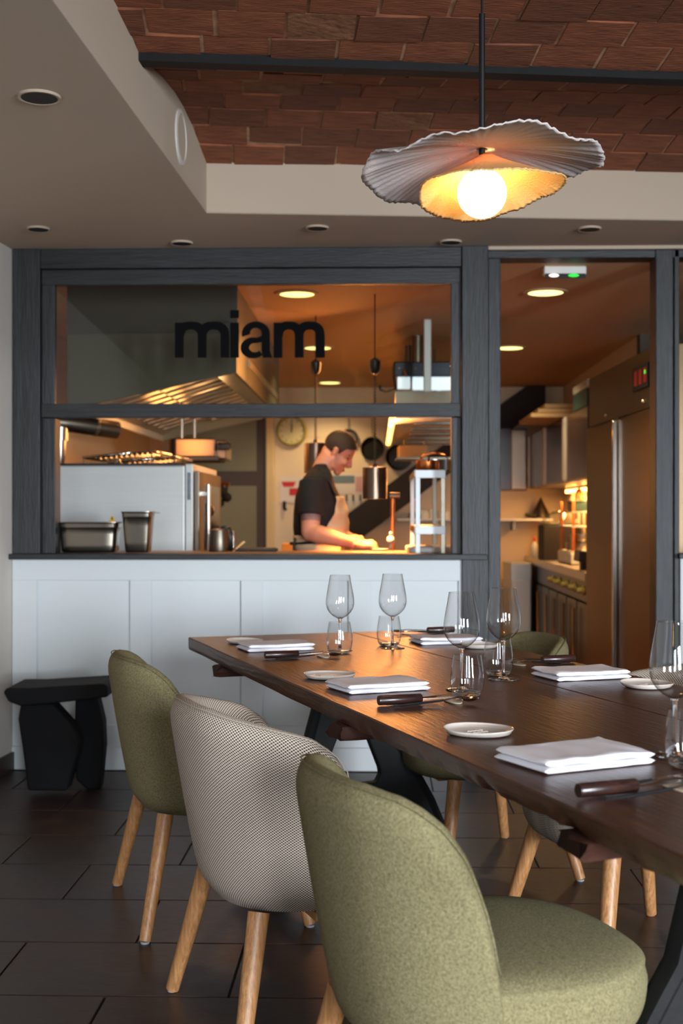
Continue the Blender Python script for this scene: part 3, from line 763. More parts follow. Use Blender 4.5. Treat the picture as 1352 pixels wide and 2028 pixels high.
def setting(px, py, side, where, rz=0., only=None):
    c = PX(px, py, .75); base = TA+(PI if side < 0 else 0)+rz
    ax = Vector((math.cos(base), math.sin(base), 0)); ay = Vector((-ax.y, ax.x, 0))
    rest = thing('cutlery_rest', 'pale shell-like cutlery rest '+where, 'cutlery rest', tuple(c+ax*.075+Vector((0, 0, .7505-c.z))), base, 'cutlery rests')
    def rf(u, v):
        a = 2*PI*u; pr = [(0, .0035), (.6, .0032), (.9, .0038), (1, .0028), (.9, .0), (0, 0)]
        k = v*5; i = min(int(k), 4); f = k-i; r = pr[i][0]*(1-f)+pr[i+1][0]*f; z = pr[i][1]*(1-f)+pr[i+1][1]*f
        return (.016*math.cos(a)*r*(1+.1*math.cos(3*a)), .040*math.sin(a)*r, z)
    MB().grid(rf, 30, 16, closeu=True).build('dish', M['rest'], rest, smooth=True)
    for nm, fnc, off, lab, dx in (('table_fork', fork, .029, 'black handled fork ', .026), ('table_knife', knife, 0, 'brown wooden handled knife ', 0), ('table_spoon', spoon, -.034, 'black handled spoon ', .018)):
        q = c+ax*dx+ay*off*1.; th_ = thing(nm, lab+where, nm.split('_')[1], (q.x, q.y, .7512), base+{'table_fork': -.01, 'table_knife': 0, 'table_spoon': .03}[nm], nm.replace('_', ' ')+'s beside the napkins')
        fnc(th_)
setting(592, 1303, 1, 'beside the far left napkin')
setting(836, 1394, 1, 'beside the middle napkin on the near side')
setting(1262, 1571, 1, 'in front of the big foreground napkin', .05)
setting(845, 1255, -1, 'behind the far right napkin')
setting(1072, 1315, -1, 'behind the napkin near the green chair across the table')

# ================================================================== PENDANT LAMP
lc = cw((954-676)/F*3.0, 3.0); LZ = 1.937
lamp = thing('pendant_lamp', 'wavy white porcelain pendant lamp with glowing globe over the table', 'lamp', (lc.x, lc.y, 2.05), TH)
def rimz(a, tab):
    a = math.degrees(a) % 360; ks = sorted(tab)
    for i in range(len(ks)):
        k0 = ks[i]; k1 = ks[(i+1) % len(ks)]; w_ = (k1-k0) % 360
        if (a-k0) % 360 <= w_:
            f = ((a-k0) % 360)/w_; f = f*f*(3-2*f); return tab[k0]*(1-f)+tab[k1]*f
def shade(tabz, tabr, apex, cx, name, m, pleat, shape, n=300, thick=.0035):
    def s(u, v, o=0.):
        a = 2*PI*u; R = rimz(a, tabr)*(1+(.012*noise.noise(Vector((math.cos(a)*16, math.sin(a)*16, 3)))+.006*noise.noise(Vector((math.cos(a)*50, math.sin(a)*50, 3))))*(v > .9)); zr = rimz(a, tabz)
        rr = .014+(R-.014)*v; z = apex+(zr-apex)*(v**shape)
        z += pleat*math.sin(a*64+3*math.sin(a*5))*max(0, v-.35)*(1.0)+pleat*3*v*v*math.sin(a*9+1)
        z += .004*noise.noise(Vector((math.cos(a)*30, math.sin(a)*30, 7)))*max(0, v-.85)/.15
        return (cx+rr*math.cos(a), rr*math.sin(a), z+o-2.05)
    mb = MB(); nv = 22
    mb.grid(lambda u, v: s(u, v), n, nv, closeu=True); mb.grid(lambda u, v: s(u, v, -thick), n, nv, closeu=True)
    k = n*nv
    for i in range(n):
        j = (i+1) % n; mb.f.append([i*nv+nv-1, j*nv+nv-1, k+j*nv+nv-1, k+i*nv+nv-1]); mb.f.append([i*nv, k+i*nv, k+j*nv, j*nv])
    return fixn(mb.build(name, m, lamp, smooth=True))
shade({0: 2.001, 20: 2.018, 40: 2.006, 60: 1.975, 90: 1.960, 135: 1.967, 160: 1.972, 180: 1.983, 205: 1.998, 225: 1.993, 250: 1.998, 270: 2.016, 290: 2.020, 315: 2.006, 335: 2.016, 350: 2.012},
      {0: .286, 20: .268, 40: .232, 60: .225, 90: .265, 135: .275, 180: .287, 225: .282, 270: .292, 315: .285, 340: .285}, 2.045, 0, 'upper_shade', M['shade'], .0022, 1.6)
shade({0: 1.963, 30: 1.955, 60: 1.936, 90: 1.913, 120: 1.914, 150: 1.926, 180: 1.952, 215: 1.953, 270: 1.948, 315: 1.955, 345: 1.966},
      {0: .188, 45: .175, 90: .175, 135: .175, 180: .160, 225: .165, 270: .178, 315: .180}, 2.030, .012, 'lower_shade', M['shade2'], .0004, .85)
MB().ball((0, 0, LZ-2.05), .0585, 32, 20).build('bulb', M['bulb'], lamp, smooth=True)
MB().lathe([(.0, -.03), (.011, -.03), (.013, -.045), (.012, -.06)], 20).build('socket', M['blackmetal'], lamp, smooth='auto')
MB().tube([(0, 0, -.02), (0, 0, .2635+.05)], .0075, 14).build('rod', M['blackmetal'], lamp, smooth='auto')
MB().tube([(0, 0, .30), (0, 0, .70)], .0028, 8).build('cord', M['blackmetal'], lamp, smooth='auto')

# ================================================================== STOOL
sd = 5.35; so = cw((105-676)/F*sd, sd)
stl = thing('carved_stool', 'rough black charred timber stool in the corner by the white wall', 'stool', (so.x, so.y, 0), TH)
def SP(px, py, d): return V(px, py, d)
dy = cw(0, 1)-cw(0, 0)
def slab(name, pts, d, depth, bev=.012):
    p = [SP(x, y, d) for x, y in pts]
    zmin = min(q.z for q in p)
    o = MB().prism(p, dy*depth).build(name, M['char'], stl, world=True, bevel=bev, bseg=3); fixn(o)
    return o
slab('left_leg', [(40, 1395), (35, 1425), (46, 1500), (54, 1567), (132, 1567), (152, 1500), (158, 1470), (142, 1435), (104, 1393)], 5.25, .10)
slab('right_leg', [(148, 1383), (192, 1383), (203, 1430), (205, 1480), (197, 1556), (172, 1556), (150, 1545), (146, 1500)], 5.38, .10)
# seat slab with a sloping bevelled top
tp = [(6, 1372), (12, 1363), (60, 1363), (205, 1354), (212, 1359), (213, 1381), (110, 1393), (40, 1399), (16, 1390)]
slab('seat', tp, 5.2, .30, .022)
for q in stl.children:
    mn = min((q.matrix_basis @ v.co).z for v in q.data.vertices)
    if q.name.startswith(('left', 'right')): 
        for v in q.data.vertices:
            if v.co.z < .02: v.co.z = 0
# socket on the left wall
sk_ = thing('wall_socket', 'small white socket with plug low on the left wall', 'socket', tuple(WY(12, 1418, 5.35)), TH)
ps = WY(8, 1422, 5.3)
xl = lw0.x+(5.3-lw0.y)*lw_dir.x/lw_dir.y
sk_.location = (xl+.001, 5.3, .31)
sk_.rotation_euler = (0, 0, -math.radians(3.5)); sk_.matrix_basis = Matrix.Translation(sk_.location) @ Matrix.Rotation(-math.radians(3.5), 4, 'Z')
MB().box(0, .008, -.04, .04, -.04, .04).build('faceplate', M['white_plastic'], sk_, bevel=.003)
MB().box(.008, .035, -.02, .02, -.02, .02).build('plug', M['white_plastic'], sk_, bevel=.005)
# ================================================================== RECESSED SPOTS, SPEAKER
for i, (px, py, w, lab) in enumerate([(78, 190, .062, 'nearest unlit recessed spot in the lowered ceiling at upper left'), (76, 452, .05, 'unlit recessed spot near the left wall above the window frame'),
        (360, 480, .05, 'unlit recessed spot just above the window frame, left of centre'), (628, 450, .05, 'unlit recessed spot below the white fascia in mid ceiling'),
        (892, 478, .05, 'unlit recessed spot above the post beside the doorway'), (1167, 452, .05, 'unlit recessed spot over the kitchen doorway')]):
    p = PX(px, py, CEIL)
    t = thing('recessed_spot', lab, 'ceiling light', (p.x, p.y, CEIL-.004), 0, 'unlit recessed spots')
    MB().lathe([(w*.84, .004), (w*.84, -.002), (w*.88, -.004), (w, -.004), (w, .004)], 32).build('ring', M['soffit'], t, smooth='auto')
    MB().lathe([(0, -.0025), (w*.85, -.0035)], 32, cap=False).build('lamp_well', M['void'], t)
sp_ = cw(-.1276*4.58, 4.58, 2.543)
sr = math.atan2(sdir.y, sdir.x)
t = thing('wall_speaker', 'round white speaker grille in the ceiling recess side', 'speaker', tuple(sp_), sr)
MM = Matrix.Rotation(PI/2, 4, 'X')
side_ = 1 if (Matrix.Rotation(sr, 3, 'Z') @ Vector((0, -1, 0))).x > 0 else -1
MM = Matrix.Rotation(PI/2*side_, 4, 'X')
MB().lathe([(0, .004), (.082, .004)], 40, MM, cap=False).build('grille', M['soffit'], t)
MB().lathe([(.082, 0), (.084, .008), (.098, .006), (.101, 0)], 40, MM, cap=False).build('ring', M['plaster'], t, smooth='auto')
# ================================================================== KITCHEN
def kthing(name, label, cat, px, py, d, group=None):
    p = V(px, py, d); return thing(name, label, cat, tuple(p), TH, group)
DN = (cw(0, 1)-cw(0, 0)); RT = (cw(1, 0)-cw(0, 0)); UP = Vector((0, 0, 1))
def kbox(mb, px0, px1, py0, py1, d, depth):     # box whose near face spans those photo pixels
    a = V(px0, py1, d); b = V(px1, py0, d); w_ = (b-a).dot(RT); h_ = b.z-a.z
    vs = [a+RT*x+DN*y+UP*z for z in (0, h_) for y in (0, depth) for x in (0, w_)]
    return mb.add(vs, [(0, 2, 3, 1), (4, 5, 7, 6), (0, 1, 5, 4), (2, 6, 7, 3), (0, 4, 6, 2), (1, 3, 7, 5)])
# warm light of the kitchen
WARM = (1., .42, .12)
# pass worktop behind the sill
t = kthing('pass_worktop', 'long warm brown worktop behind the hatch sill', 'worktop', 480, 1092, 6.3)
zp = .984
MB().box(-2.05, XW(950), WALLY+.162, WALLY+.90, zp-.04, zp).build('top', M['passwood'], t, world=True, bevel=.003)
for x in (-2.0, -1.0, 0, XW(935)): MB().box(x, x+.04, WALLY+.5, WALLY+.54, 0, zp-.04).build('leg', M['steel_dark'], t, world=True)
# combi oven
t = kthing('combi_oven', 'big pale steel oven with its door facing right, behind the hatch', 'oven', 250, 1000, 6.9)
od = WALLY+.965-0; 
oz0, oz1 = .70, V(250, 922, 6.78).z
a = V(104, 0, 6.78); b = V(383, 0, 6.78)
bx0, bx1, by0 = a.x, b.x, a.y
MB().box(bx0-.1, V(367, 0, 6.78).x, by0, by0+1.0, oz0, oz1).build('body', M['steel_matt'], t, world=True, bevel=.008)
MB().box(V(368, 0, 6.78).x, bx1, by0-.004, by0+1.0, oz0, oz1+.008).build('front_frame', M['steel_matt'], t, world=True, bevel=.004)
o = MB().box(V(372, 0, 6.78).x, V(378.5, 0, 6.78).x, by0-.006, by0-.004, V(0, 990, 6.78).z, V(0, 936, 6.78).z).build('label_strip', mat('grey_label', (110, 120, 132), .5, var=.4, vscale=60), t, world=True)
dm = MB().box(bx1+.004, bx1+.03, by0+.02, by0+.98, oz0+.02, oz1-.03).build('door', M['steel_dark'], t, world=True, bevel=.004)
MB().box(bx1+.031, bx1+.036, by0+.22, by0+.86, oz0+.1, oz1-.10).build('window', mat('oven_glass', (26, 24, 22), .06), dm, world=True)
MB().tube([(bx1+.07, by0+.10, oz0+.08), (bx1+.07, by0+.10, oz1-.10)], .012, 12).box(bx1+.03, bx1+.07, by0+.09, by0+.11, oz1-.16, oz1-.14).box(bx1+.03, bx1+.07, by0+.09, by0+.11, oz0+.12, oz0+.14).build('handle', M['steel'], dm, world=True, smooth='auto')
for z in (oz0+.5, oz0+.24): MB().ball((bx1+.045, by0+.32, z), (.03, .035, .04), 16, 10).build('knob', M['blackhandle'], dm, world=True, smooth=True)
MB().box(bx0-.05, bx1, by0+.05, by0+.95, .0, oz0).build('stand', M['steel_dark'], t, world=True, bevel=.004)
MB().box(bx0, bx1-.05, by0+.01, by0+.9, oz1, oz1+.012).build('top_tray', M['black'], t, world=True)
# grids and rods piled on the oven
for g, (px0, py0, px1, py1, lab) in enumerate([(165, 906, 300, 893, 'upper chrome oven grid leaning on top of the oven'), (215, 916, 345, 905, 'lower chrome oven grid lying on top of the oven at right')]):
    t = kthing('oven_grid', lab, 'oven grid', (px0+px1)/2, 921, 7.2+.2*g)
    A_, B_ = V(px0, py0, 7.0+.2*g), V(px1, py1, 7.0+.2*g)
    mb = MB()
    for i in range(14):
        f = i/13; p = A_.lerp(B_, f); mb.tube([p, p+DN*.5+RT*.04+UP*-.0], .005, 6)
    mb.build('bars', M['silver'], t, world=True, smooth=True)
    MB().tube([A_, B_, B_+DN*.5+RT*.04, A_+DN*.5+RT*.04, A_], .008, 8).build('frame', M['silver'], t, world=True, smooth=True)
    mb = MB()
    for q in (A_, B_): mb.tube([q, Vector((q.x, q.y, oz1+.012))], .005, 6)
    mb.build('foot', M['silver'], t, world=True)
# metal cup on oven
t = kthing('steel_funnel', 'small bright steel cap standing on top of the oven', 'cap', 234, 920, 6.95)
t.location.z = oz1+.012; t.matrix_basis = Matrix.Translation(t.location) @ Matrix.Rotation(TH, 4, 'Z')
MB().lathe([(.035, 0), (.034, .004), (.014, .014), (.012, .03), (0, .032)], 24).build('cap', M['silver'], t, smooth='auto')
# flue pipe
t = kthing('flue_pipe', 'dull copper coloured flue pipe under the hood at far left', 'pipe', 118, 925, 7.1)
MB().tube([V(118, 925, 7.1), V(118, 905, 7.1), V(119, 870, 7.1)], [.02, .034, .034], 16).tube([V(119, 872, 7.1), V(120, 846, 7.1)], .045, 18).build('riser', M['steel'], t, world=True, smooth='auto')
MB().tube([V(112, 836, 7.1), V(135, 838, 7.12), V(232, 852, 7.3)], .050, 20).build('pipe', M['steel_dark'], t, world=True, smooth='auto')
MB().tube([V(186, 845, 7.21), V(191, 846, 7.22)], .054, 20).build('collar', M['steel'], t, world=True, smooth='auto')
# extraction hood, hanging from the ceiling over the cooking line
t = kthing('extraction_hood', 'huge stainless extraction hood seen through the upper left glass', 'extractor hood', 330, 700, 7.9)
nd, fd = 6.47, 9.28
def HP(x, d, z): q = cw(x, d); return Vector((q.x, q.y, z))
n_r = V(468, 738, nd); slope = -.215
def hx(px, d0=nd): return V(px, 0, d0)
nz_r = n_r.z; pL = V(60, 825.5, nd)
Xr, Xl, Y0h = n_r.x, V(131, 0, nd).x, n_r.y
Y1h = Y0h+(fd-nd); z_r = nz_r; z_l = V(131, 810.5, nd).z
zc_ = KCEIL-.002
def ztop(x): return z_l+(z_r-z_l)*(x-Xl)/(Xr-Xl)
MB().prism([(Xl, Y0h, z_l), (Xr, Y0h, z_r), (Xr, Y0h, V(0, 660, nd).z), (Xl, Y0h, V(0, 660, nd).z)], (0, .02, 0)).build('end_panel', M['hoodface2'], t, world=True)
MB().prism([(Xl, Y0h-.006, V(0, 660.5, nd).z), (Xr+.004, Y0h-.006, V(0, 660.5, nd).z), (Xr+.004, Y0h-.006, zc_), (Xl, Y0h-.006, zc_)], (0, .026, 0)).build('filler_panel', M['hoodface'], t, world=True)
MB().box(Xr-.02, Xr, Y0h+.02, Y1h, z_r, zc_).build('side_panel', M['hoodside'], t, world=True)
MB().prism([(Xl, Y0h+.02, z_l), (Xl+.02, Y0h+.02, z_l), (Xl+.02, Y0h+.02, zc_), (Xl, Y0h+.02, zc_)], (0, fd-nd-.02, 0)).build('left_panel', M['steel_matt'], t, world=True)
MB().box(Xr, Xr+.006, Y0h+.6, Y1h-.2, z_r+.10, z_r+.14).build('side_ledge', M['steel'], t, world=True)
MB().prism([(Xl, Y1h, z_l), (Xr-.02, Y1h, z_r), (Xr-.02, Y1h, zc_), (Xl, Y1h, zc_)], (0, -.02, 0)).build('far_panel', M['hoodside'], t, world=True)
# inside: sloping roof with a baffle filter bank
zi = .16
MB().prism([(Xl, Y0h+.02, z_l+.03), (Xr-.02, Y0h+.02, z_r+zi+.16), (Xr-.02, Y0h+.02, z_r+zi+.17), (Xl, Y0h+.02, z_l+.045)], (0, fd-nd-.04, 0)).build('inner_roof', M['steel'], t, world=True)
Xm = (Xr+Xl)/2
MB().box(Xr-.12, Xr-.02, Y0h+.02, Y1h-.02, z_r, z_r+.012).build('gutter', M['steel'], t, world=True)
def slat_row(xa, xb, nm):
    n = 13
    for i in range(n):
        f = (i+.5)/n; y = Y0h+.15+f*(fd-nd-.3); 
        za, zb_ = ztop(xa)+.045, ztop(xb)+.075
        mb = MB().prism([(xa, y-.045, za), (xb, y-.045, zb_), (xb, y-.045, zb_+.012), (xa, y-.045, za+.012)], (0, .09, 0))
        mb.build(nm, M['steel'], t, world=True, bevel=.003, bseg=1)
slat_row(Xr-.85, Xr-.50, 'baffle_slat'); slat_row(Xr-.46, Xr-.16, 'baffle_slat')
MB().box(Xr-.87, Xr-.14, Y0h+.03, Y1h-.03, z_r+.12, z_r+.125).build('filter_back', M['black'], t, world=True)
point('hood_lamp', (Xr-.55, Y0h+1.6, 1.66), 6, (1., .42, .12), .12)
point('hood_lamp', (Xr-.25, Y0h+.9, 1.72), 3.5, (1., .5, .2), .08)
# wall shelf box below the hood
t = kthing('salamander_grill', 'boxy steel grill unit under the hood above the oven door', 'grill', 400, 907, 8.6)
kbox(MB(), 346, 426, 868, 905, 8.5, .45).build('body', M['lampsteel'], t, world=True, bevel=.01)
kbox(MB(), 346, 432, 904, 911, 8.45, .5).build('base', M['black'], t, world=True)
kbox(MB(), 428, 448, 872, 909, 8.6, .4).build('front', M['lampsteel'], t, world=True, bevel=.01)
MB().tube([V(432, 884, 8.5), V(446, 884, 8.5), V(450, 884, 8.7)], .028, 10).build('handle', M['black'], t, world=True)
MB().tube([V(360, 868, 8.7), V(360, 830, 8.7)], .008, 8).build('hanger', M['steel'], t, world=True)
MB().tube([V(385, 868, 8.7), V(385, 830, 8.7)], .008, 8).build('hanger', M['steel'], t, world=True)
# things on the sill and the pass
zsill = ZW(1097.5, 500, WALLY-.045)
t = kthing('deep_steel_pan', 'wide rectangular steel food pan at the left end of the sill', 'pan', 179, 1092, 6.0)
t.location.z = zsill; t.matrix_basis = Matrix.Translation(t.location) @ Matrix.Rotation(TH, 4, 'Z')
def gn(w, l, h, r, t, taper=.9):
    def fn(u, v):
        a = 2*PI*u; c, s_ = sgn_pow(math.cos(a), .3), sgn_pow(math.sin(a), .3)
        pr = [(0, .002), (taper*.93, .002), (taper, .012), (.955, h-.03), (.975, h-.028), (1.0, h-.004), (1.06, h), (1.06, h-.003), (.985, h-.006), (.955, h-.03), (taper*.97, .014), (0, .006)]
        k = v*(len(pr)-1); i = min(int(k), len(pr)-2); f = k-i; q = pr[i][0]*(1-f)+pr[i+1][0]*f; z = pr[i][1]*(1-f)+pr[i+1][1]*f
        return (w/2*c*q, l/2*s_*q, z)
    return MB().grid(fn, 56, 45, closeu=True).build('pan', M['pansteel'], t, smooth=True)
gn(.285, .16, .145, .02, t)
t = kthing('tall_steel_pan', 'taller narrow steel pan beside the wide one on the sill', 'pan', 274, 1092, 6.0)
t.location.z = zsill; t.matrix_basis = Matrix.Translation(t.location) @ Matrix.Rotation(TH, 4, 'Z')
gn(.142, .15, .195, .02, t, .8)
MB().box(.06, .10, -.012, .012, .187, .192).build('lid_tab', M['steel'], t, bevel=.002)
t = kthing('warning_sticker', 'small yellow triangular warning sticker on the oven side', 'sticker', 222, 1028, 6.77)
MB().prism([V(215.5, 1033, 6.77), V(229, 1033, 6.77), V(222, 1020, 6.77)], DN*.001).build('triangle', M['yellow'], t, world=True)
MB().prism([V(221, 1024, 6.766), V(223.6, 1024, 6.766), V(222.6, 1027, 6.766), V(224, 1027, 6.766), V(221, 1031.5, 6.766), V(221.6, 1028, 6.766), V(220, 1028, 6.766)], DN*.001).build('bolt_mark', M['black'], t, world=True)
t = kthing('kettle', 'black and steel kettle beside the oven door on the pass', 'kettle', 445, 1091, 6.55)
t.location.z = zp; t.matrix_basis = Matrix.Translation(t.location) @ Matrix.Rotation(TH, 4, 'Z')
MB().lathe([(0, 0), (.052, 0), (.055, .01), (.050, .08), (.046, .11), (.03, .118), (0, .12)], 28, Matrix.Translation((-.03, 0, 0))).build('body', M['steel_dark'], t, smooth='auto')
MB().tube([(-.03, 0, .118), (.0, 0, .125), (.028, 0, .122), (.034, 0, .10), (.034, 0, .0)], .010, 10).build('handle', M['blackhandle'], t, smooth=True)
MB().ball((-.03, 0, .122), .012, 12, 8).build('lid_knob', M['blackhandle'], t, smooth=True)
t = kthing('steel_jug', 'small shiny steel jug right of the black kettle', 'jug', 460, 1091, 6.7)
t.location.z = zp; t.matrix_basis = Matrix.Translation(t.location) @ Matrix.Rotation(TH, 4, 'Z')
MB().lathe([(0, 0), (.020, 0), (.022, .05), (.016, .09), (.019, .105), (.017, .105), (.014, .09), (0, .01)], 20).build('body', M['steel'], t, smooth='auto')
t = kthing('digital_scale', 'flat black kitchen scale with a red light on the pass', 'scale', 507, 1090, 6.6)
t.location.z = zp; t.matrix_basis = Matrix.Translation(t.location) @ Matrix.Rotation(TH, 4, 'Z')
MB().box(-.11, .11, -.10, .10, .0, .013).build('body', M['black'], t, bevel=.004)
MB().box(-.10, .10, -.08, .09, .013, .018).build('plate', M['steel_dark'], t, bevel=.002)
MB().ball((-.035, -.1005, .006), .0035, 10, 6).build('indicator', M['red_led'], t, smooth=True)
t = kthing('wooden_spatula', 'wooden spatula lying on the pass beside the scale', 'spatula', 470, 1084, 6.8)
MB().tube([V(462, 1091.5, 6.5), V(483, 1073, 6.55)], [.006, .010], 8, .5).build('blade', M['lightwood'], t, world=True)
# heat lamps over the pass
def heat_lamp(px, ptop, pbot, d, w, lab, cupy, pw):
    zt_, zb_ = V(px, ptop, d).z, V(px, pbot, d).z
    t = kthing('heat_lamp', lab, 'heat lamp', px, pbot, d, 'cylindrical heat lamps over the pass')
    h = zt_-zb_; r = w/2
    o = MB().lathe([(r-.004, .02), (r-.003, 0), (r, 0), (r, h), (.015, h+.004), (.012, h+.02)], 32, cap=False).build('shade', M['lampsteel'], t, smooth='auto')
    MB().lathe([(0, .05), (.03, .055), (.035, .075), (.02, .11), (0, .12)], 20).build('bulb', M['ledo'], t, smooth=True)
    zc0 = V(px, cupy+14, d).z-zb_
    pts = []
    n = 200
    for i in range(n+1):
        f = i/n; a = f*2*PI*30; pts.append((.006*math.cos(a), .006*math.sin(a), h+.02+(zc0-h-.02)*f))
    MB().tube(pts, .0028, 5).build('coiled_cord', M['blackmetal'], t, smooth=True)
    MB().lathe([(.016, zc0), (.028, zc0+.02), (.030, zc0+.07), (.010, zc0+.085), (.004, zc0+.09)], 20).build('cord_cup', M['blackmetal'], t, smooth='auto')
    MB().tube([(0, 0, zc0+.08), (0, 0, KCEIL-zb_)], .004, 6).build('cable', M['blackmetal'], t)
    p = t.location
    spot('heat_lamp_light', (p.x, p.y, p.z+.04), (p.x, p.y-.0, 0), pw, (1., .36, .09), 125, .03)
heat_lamp(625, 878, 938, 7.45, .135, 'steel heat lamp hanging behind the cook', 727, 34)
heat_lamp(742, 926, 988, 6.72, .13, 'steel heat lamp hanging over the hands of the cook', 727, 95)
# rack at the right end of the pass
t = kthing('steel_shelf_rack', 'white metal two-tier rack standing at the right end of the hatch', 'rack', 850, 1090, 6.3)
R0 = V(827, 0, 6.0); rx0, ry0 = R0.x, R0.y; rx1 = V(877, 0, 6.0).x; ry1 = ry0+.9; rz = V(0, 931, 6.0).z; rz2 = V(0, 1042, 6.0).z; rzb = zp
legs = [(rx0, ry0, M['white_metal']), (rx1, ry0, M['steel_dark']), (rx0, ry1, M['white_metal']), (rx1, ry1, M['steel_dark'])]
for x, y, m in legs: MB().box(x-.011, x+.011, y-.011, y+.011, rzb, rz).build('leg', m, t, world=True, bevel=.002)
for z, nm in ((rz, 'top_shelf'), (rz2, 'lower_shelf')):
    s1 = MB().box(rx0-.012, rx1+.012, ry0-.012, ry1+.012, z-.006, z).build(nm, M['steel_dark'], t, world=True)
    MB().box(rx0-.012, rx1+.012, ry0-.016, ry0-.012, z-.038, z).build('front_rail', M['white_metal'], s1, world=True, bevel=.002)
    MB().box(rx0-.016, rx0-.012, ry0-.012, ry1+.012, z-.03, z).build('side_rail', M['steel_dark'], s1, world=True)
rcx = (rx0+rx1)/2
t = thing('saucepan', 'copper tinted saucepan on top of the rack', 'pan', (rcx-.01, ry0+.10, rz), TH)
MB().lathe([(0, .0), (.05, 0), (.056, .008), (.056, .05), (.054, .05), (.053, .01), (0, .006)], 30).build('body', M['copper'], t, smooth='auto')
MB().tube([(.0, -.05, .045), (.0, -.1, .055)], .006, 8).build('handle', M['blackhandle'], t)
t = thing('saucepan', 'round steel pot with hooped handle behind the copper pan on the rack', 'pan', (rcx+.03, ry0+.26, rz), TH)
MB().lathe([(0, .0), (.07, 0), (.078, .008), (.078, .06), (.075, .06), (.074, .01), (0, .006)], 30).build('body', M['steel'], t, smooth='auto')
MB().tube([(-.075, 0, .055), (-.05, 0, .085), (0, 0, .095), (.05, 0, .085), (.075, 0, .055)], .006, 8).build('handle', M['copper'], t, smooth=True)
t = kthing('white_tray', 'white rectangular tray on the pass below the rack', 'tray', 850, 1090, 6.5)
t.location = (rcx+.02, ry0+.45, zp); t.matrix_basis = Matrix.Translation(t.location) @ Matrix.Rotation(TH, 4, 'Z')
MB().box(-.12, .14, -.2, .2, .0, .03).build('tray', M['white_plastic'], t, bevel=.008)
MB().box(-.10, .12, -.18, .18, .029, .032).build('liner', M['paper'], t)
t = kthing('plating_board', 'small white dish next to the hands of the cook', 'dish', 752, 1088, 6.6)
t.location.z = zp; t.matrix_basis = Matrix.Translation(t.location) @ Matrix.Rotation(TH, 4, 'Z')
MB().lathe([(0, .004), (.03, .004), (.045, .012), (.043, .013), (.03, .007), (0, .007)], 28).build('dish', M['plate'], t, smooth='auto')
t = kthing('tap', 'tall copper coloured tap between the cook and the rack', 'tap', 777, 1091, 6.9)
t.location.z = zp-.2; t.matrix_basis = Matrix.Translation(t.location) @ Matrix.Rotation(TH, 4, 'Z')
MB().tube([(0, 0, .0), (0, 0, .2), (0, 0, .48)], .011, 12).build('column', M['copper'], t, smooth='auto')
MB().tube([(-.015, 0, .495), (.04, 0, .495)], .017, 12).build('head', M['steel_dark'], t, smooth='auto')
MB().ball((-.012, -.06, .255), .022, 18, 12).tube([(-.012, -.06, .2), (-.012, -.06, .25)], .006, 8).ball((-.012, -.06, .29), .009, 12, 8).build('lever_ball', M['white_plastic'], t, smooth=True)
MB().tube([(0, 0, .25), (-.012, -.06, .21)], .006, 8).build('lever_arm', M['copper'], t)
MB().tube([(0, 0, 0), (0, 0, -.78)], .014, 10).build('pipe', M['steel_dark'], t)
# steel pole, duct, machine, glowing panels for a reflection, second hood
t = kthing('steel_pole', 'tall pale steel pole in the upper right of the hatch glass', 'pole', 846, 800, 7.6)
MB().box(-.022, .022, -.02, .02, 1.905-t.location.z, KCEIL-t.location.z).build('pole', M['steel_matt'], t, bevel=.004)
MB().box(-.04, .04, -.03, .03, 1.90-t.location.z, 1.915-t.location.z).build('foot', M['steel_dark'], t)
t = kthing('extraction_duct', 'dark shiny duct rising to the kitchen ceiling beside the pole', 'duct', 826, 720, 8.3)
zt_ = KCEIL-t.location.z
MB().lathe([(.036, -.02), (.036, zt_)], 20, Matrix.Translation((.0, 0, 0))).build('pipe', M['steel_dark'], t, smooth='auto')
t2 = MB().lathe([(.024, -.02), (.024, zt_*.75)], 20, Matrix.Translation((-.05, .12, 0))).build('side_pipe', M['steel_dark'], t, smooth='auto')
t = kthing('dish_hood', 'second stainless hood at the right, streaked brown steel underside', 'extractor hood', 850, 830, 8.6)
D0, D1 = 7.4, 10.2
q0 = V(783, 829, D0); hz = q0.z
h2x0, h2y0 = q0.x, q0.y
MB().box(h2x0, h2x0+.56, h2y0, h2y0+(D1-D0), hz, hz+.03).build('underside', M['steel'], t, world=True, bevel=.004)
MB().box(h2x0, h2x0+.56, h2y0, h2y0+.02, hz+.03, hz+.16).build('front_panel', M['steel_dark'], t, world=True)
MB().box(h2x0, h2x0+.02, h2y0+.02, h2y0+(D1-D0), hz+.03, hz+.16).build('side_panel', M['steel_dark'], t, world=True)
MB().box(h2x0+.1, h2x0+.56, h2y0+.02, h2y0+(D1-D0), hz+.14, hz+.16).build('lid', M['steel_dark'], t, world=True)
for k in range(5): MB().box(h2x0+.12, h2x0+.52, h2y0+.3+k*.5, h2y0+.42+k*.5, hz-.012, hz).build('baffle', M['steel_dark'], t, world=True, bevel=.003)
MB().tube([(h2x0+.3, h2y0+1.6, hz+.16), (h2x0+.3, h2y0+1.6, KCEIL)], .01, 8).build('hanger', M['steel_dark'], t, world=True)
MB().box(h2x0-.035, h2x0-.005, h2y0+.02, h2y0+2.6, hz-.012, hz+.012).build('light_tube', M['ledo'], t, world=True, bevel=.005)
area('tube_glow', (h2x0-.04, h2y0+.55, hz-.03), (h2x0-.6, h2y0-.1, .9), .08, 1.3, 27, (1., .36, .09))
t = kthing('fan_unit', 'dark blue-black fan box with rivets above the right hood', 'fan', 830, 745, 7.9)
kbox(MB(), 780, 893, 716, 745.5, 7.9, .3).build('casing', mat('dark_blue_steel', (44, 50, 60), .35, metal=.6), t, world=True, bevel=.008)
for px, py in ((790, 729), (823, 730), (891, 725)): MB().ball(V(px, py, 7.9), .008, 10, 6).build('bolt', M['silver'], t, world=True, smooth=True)
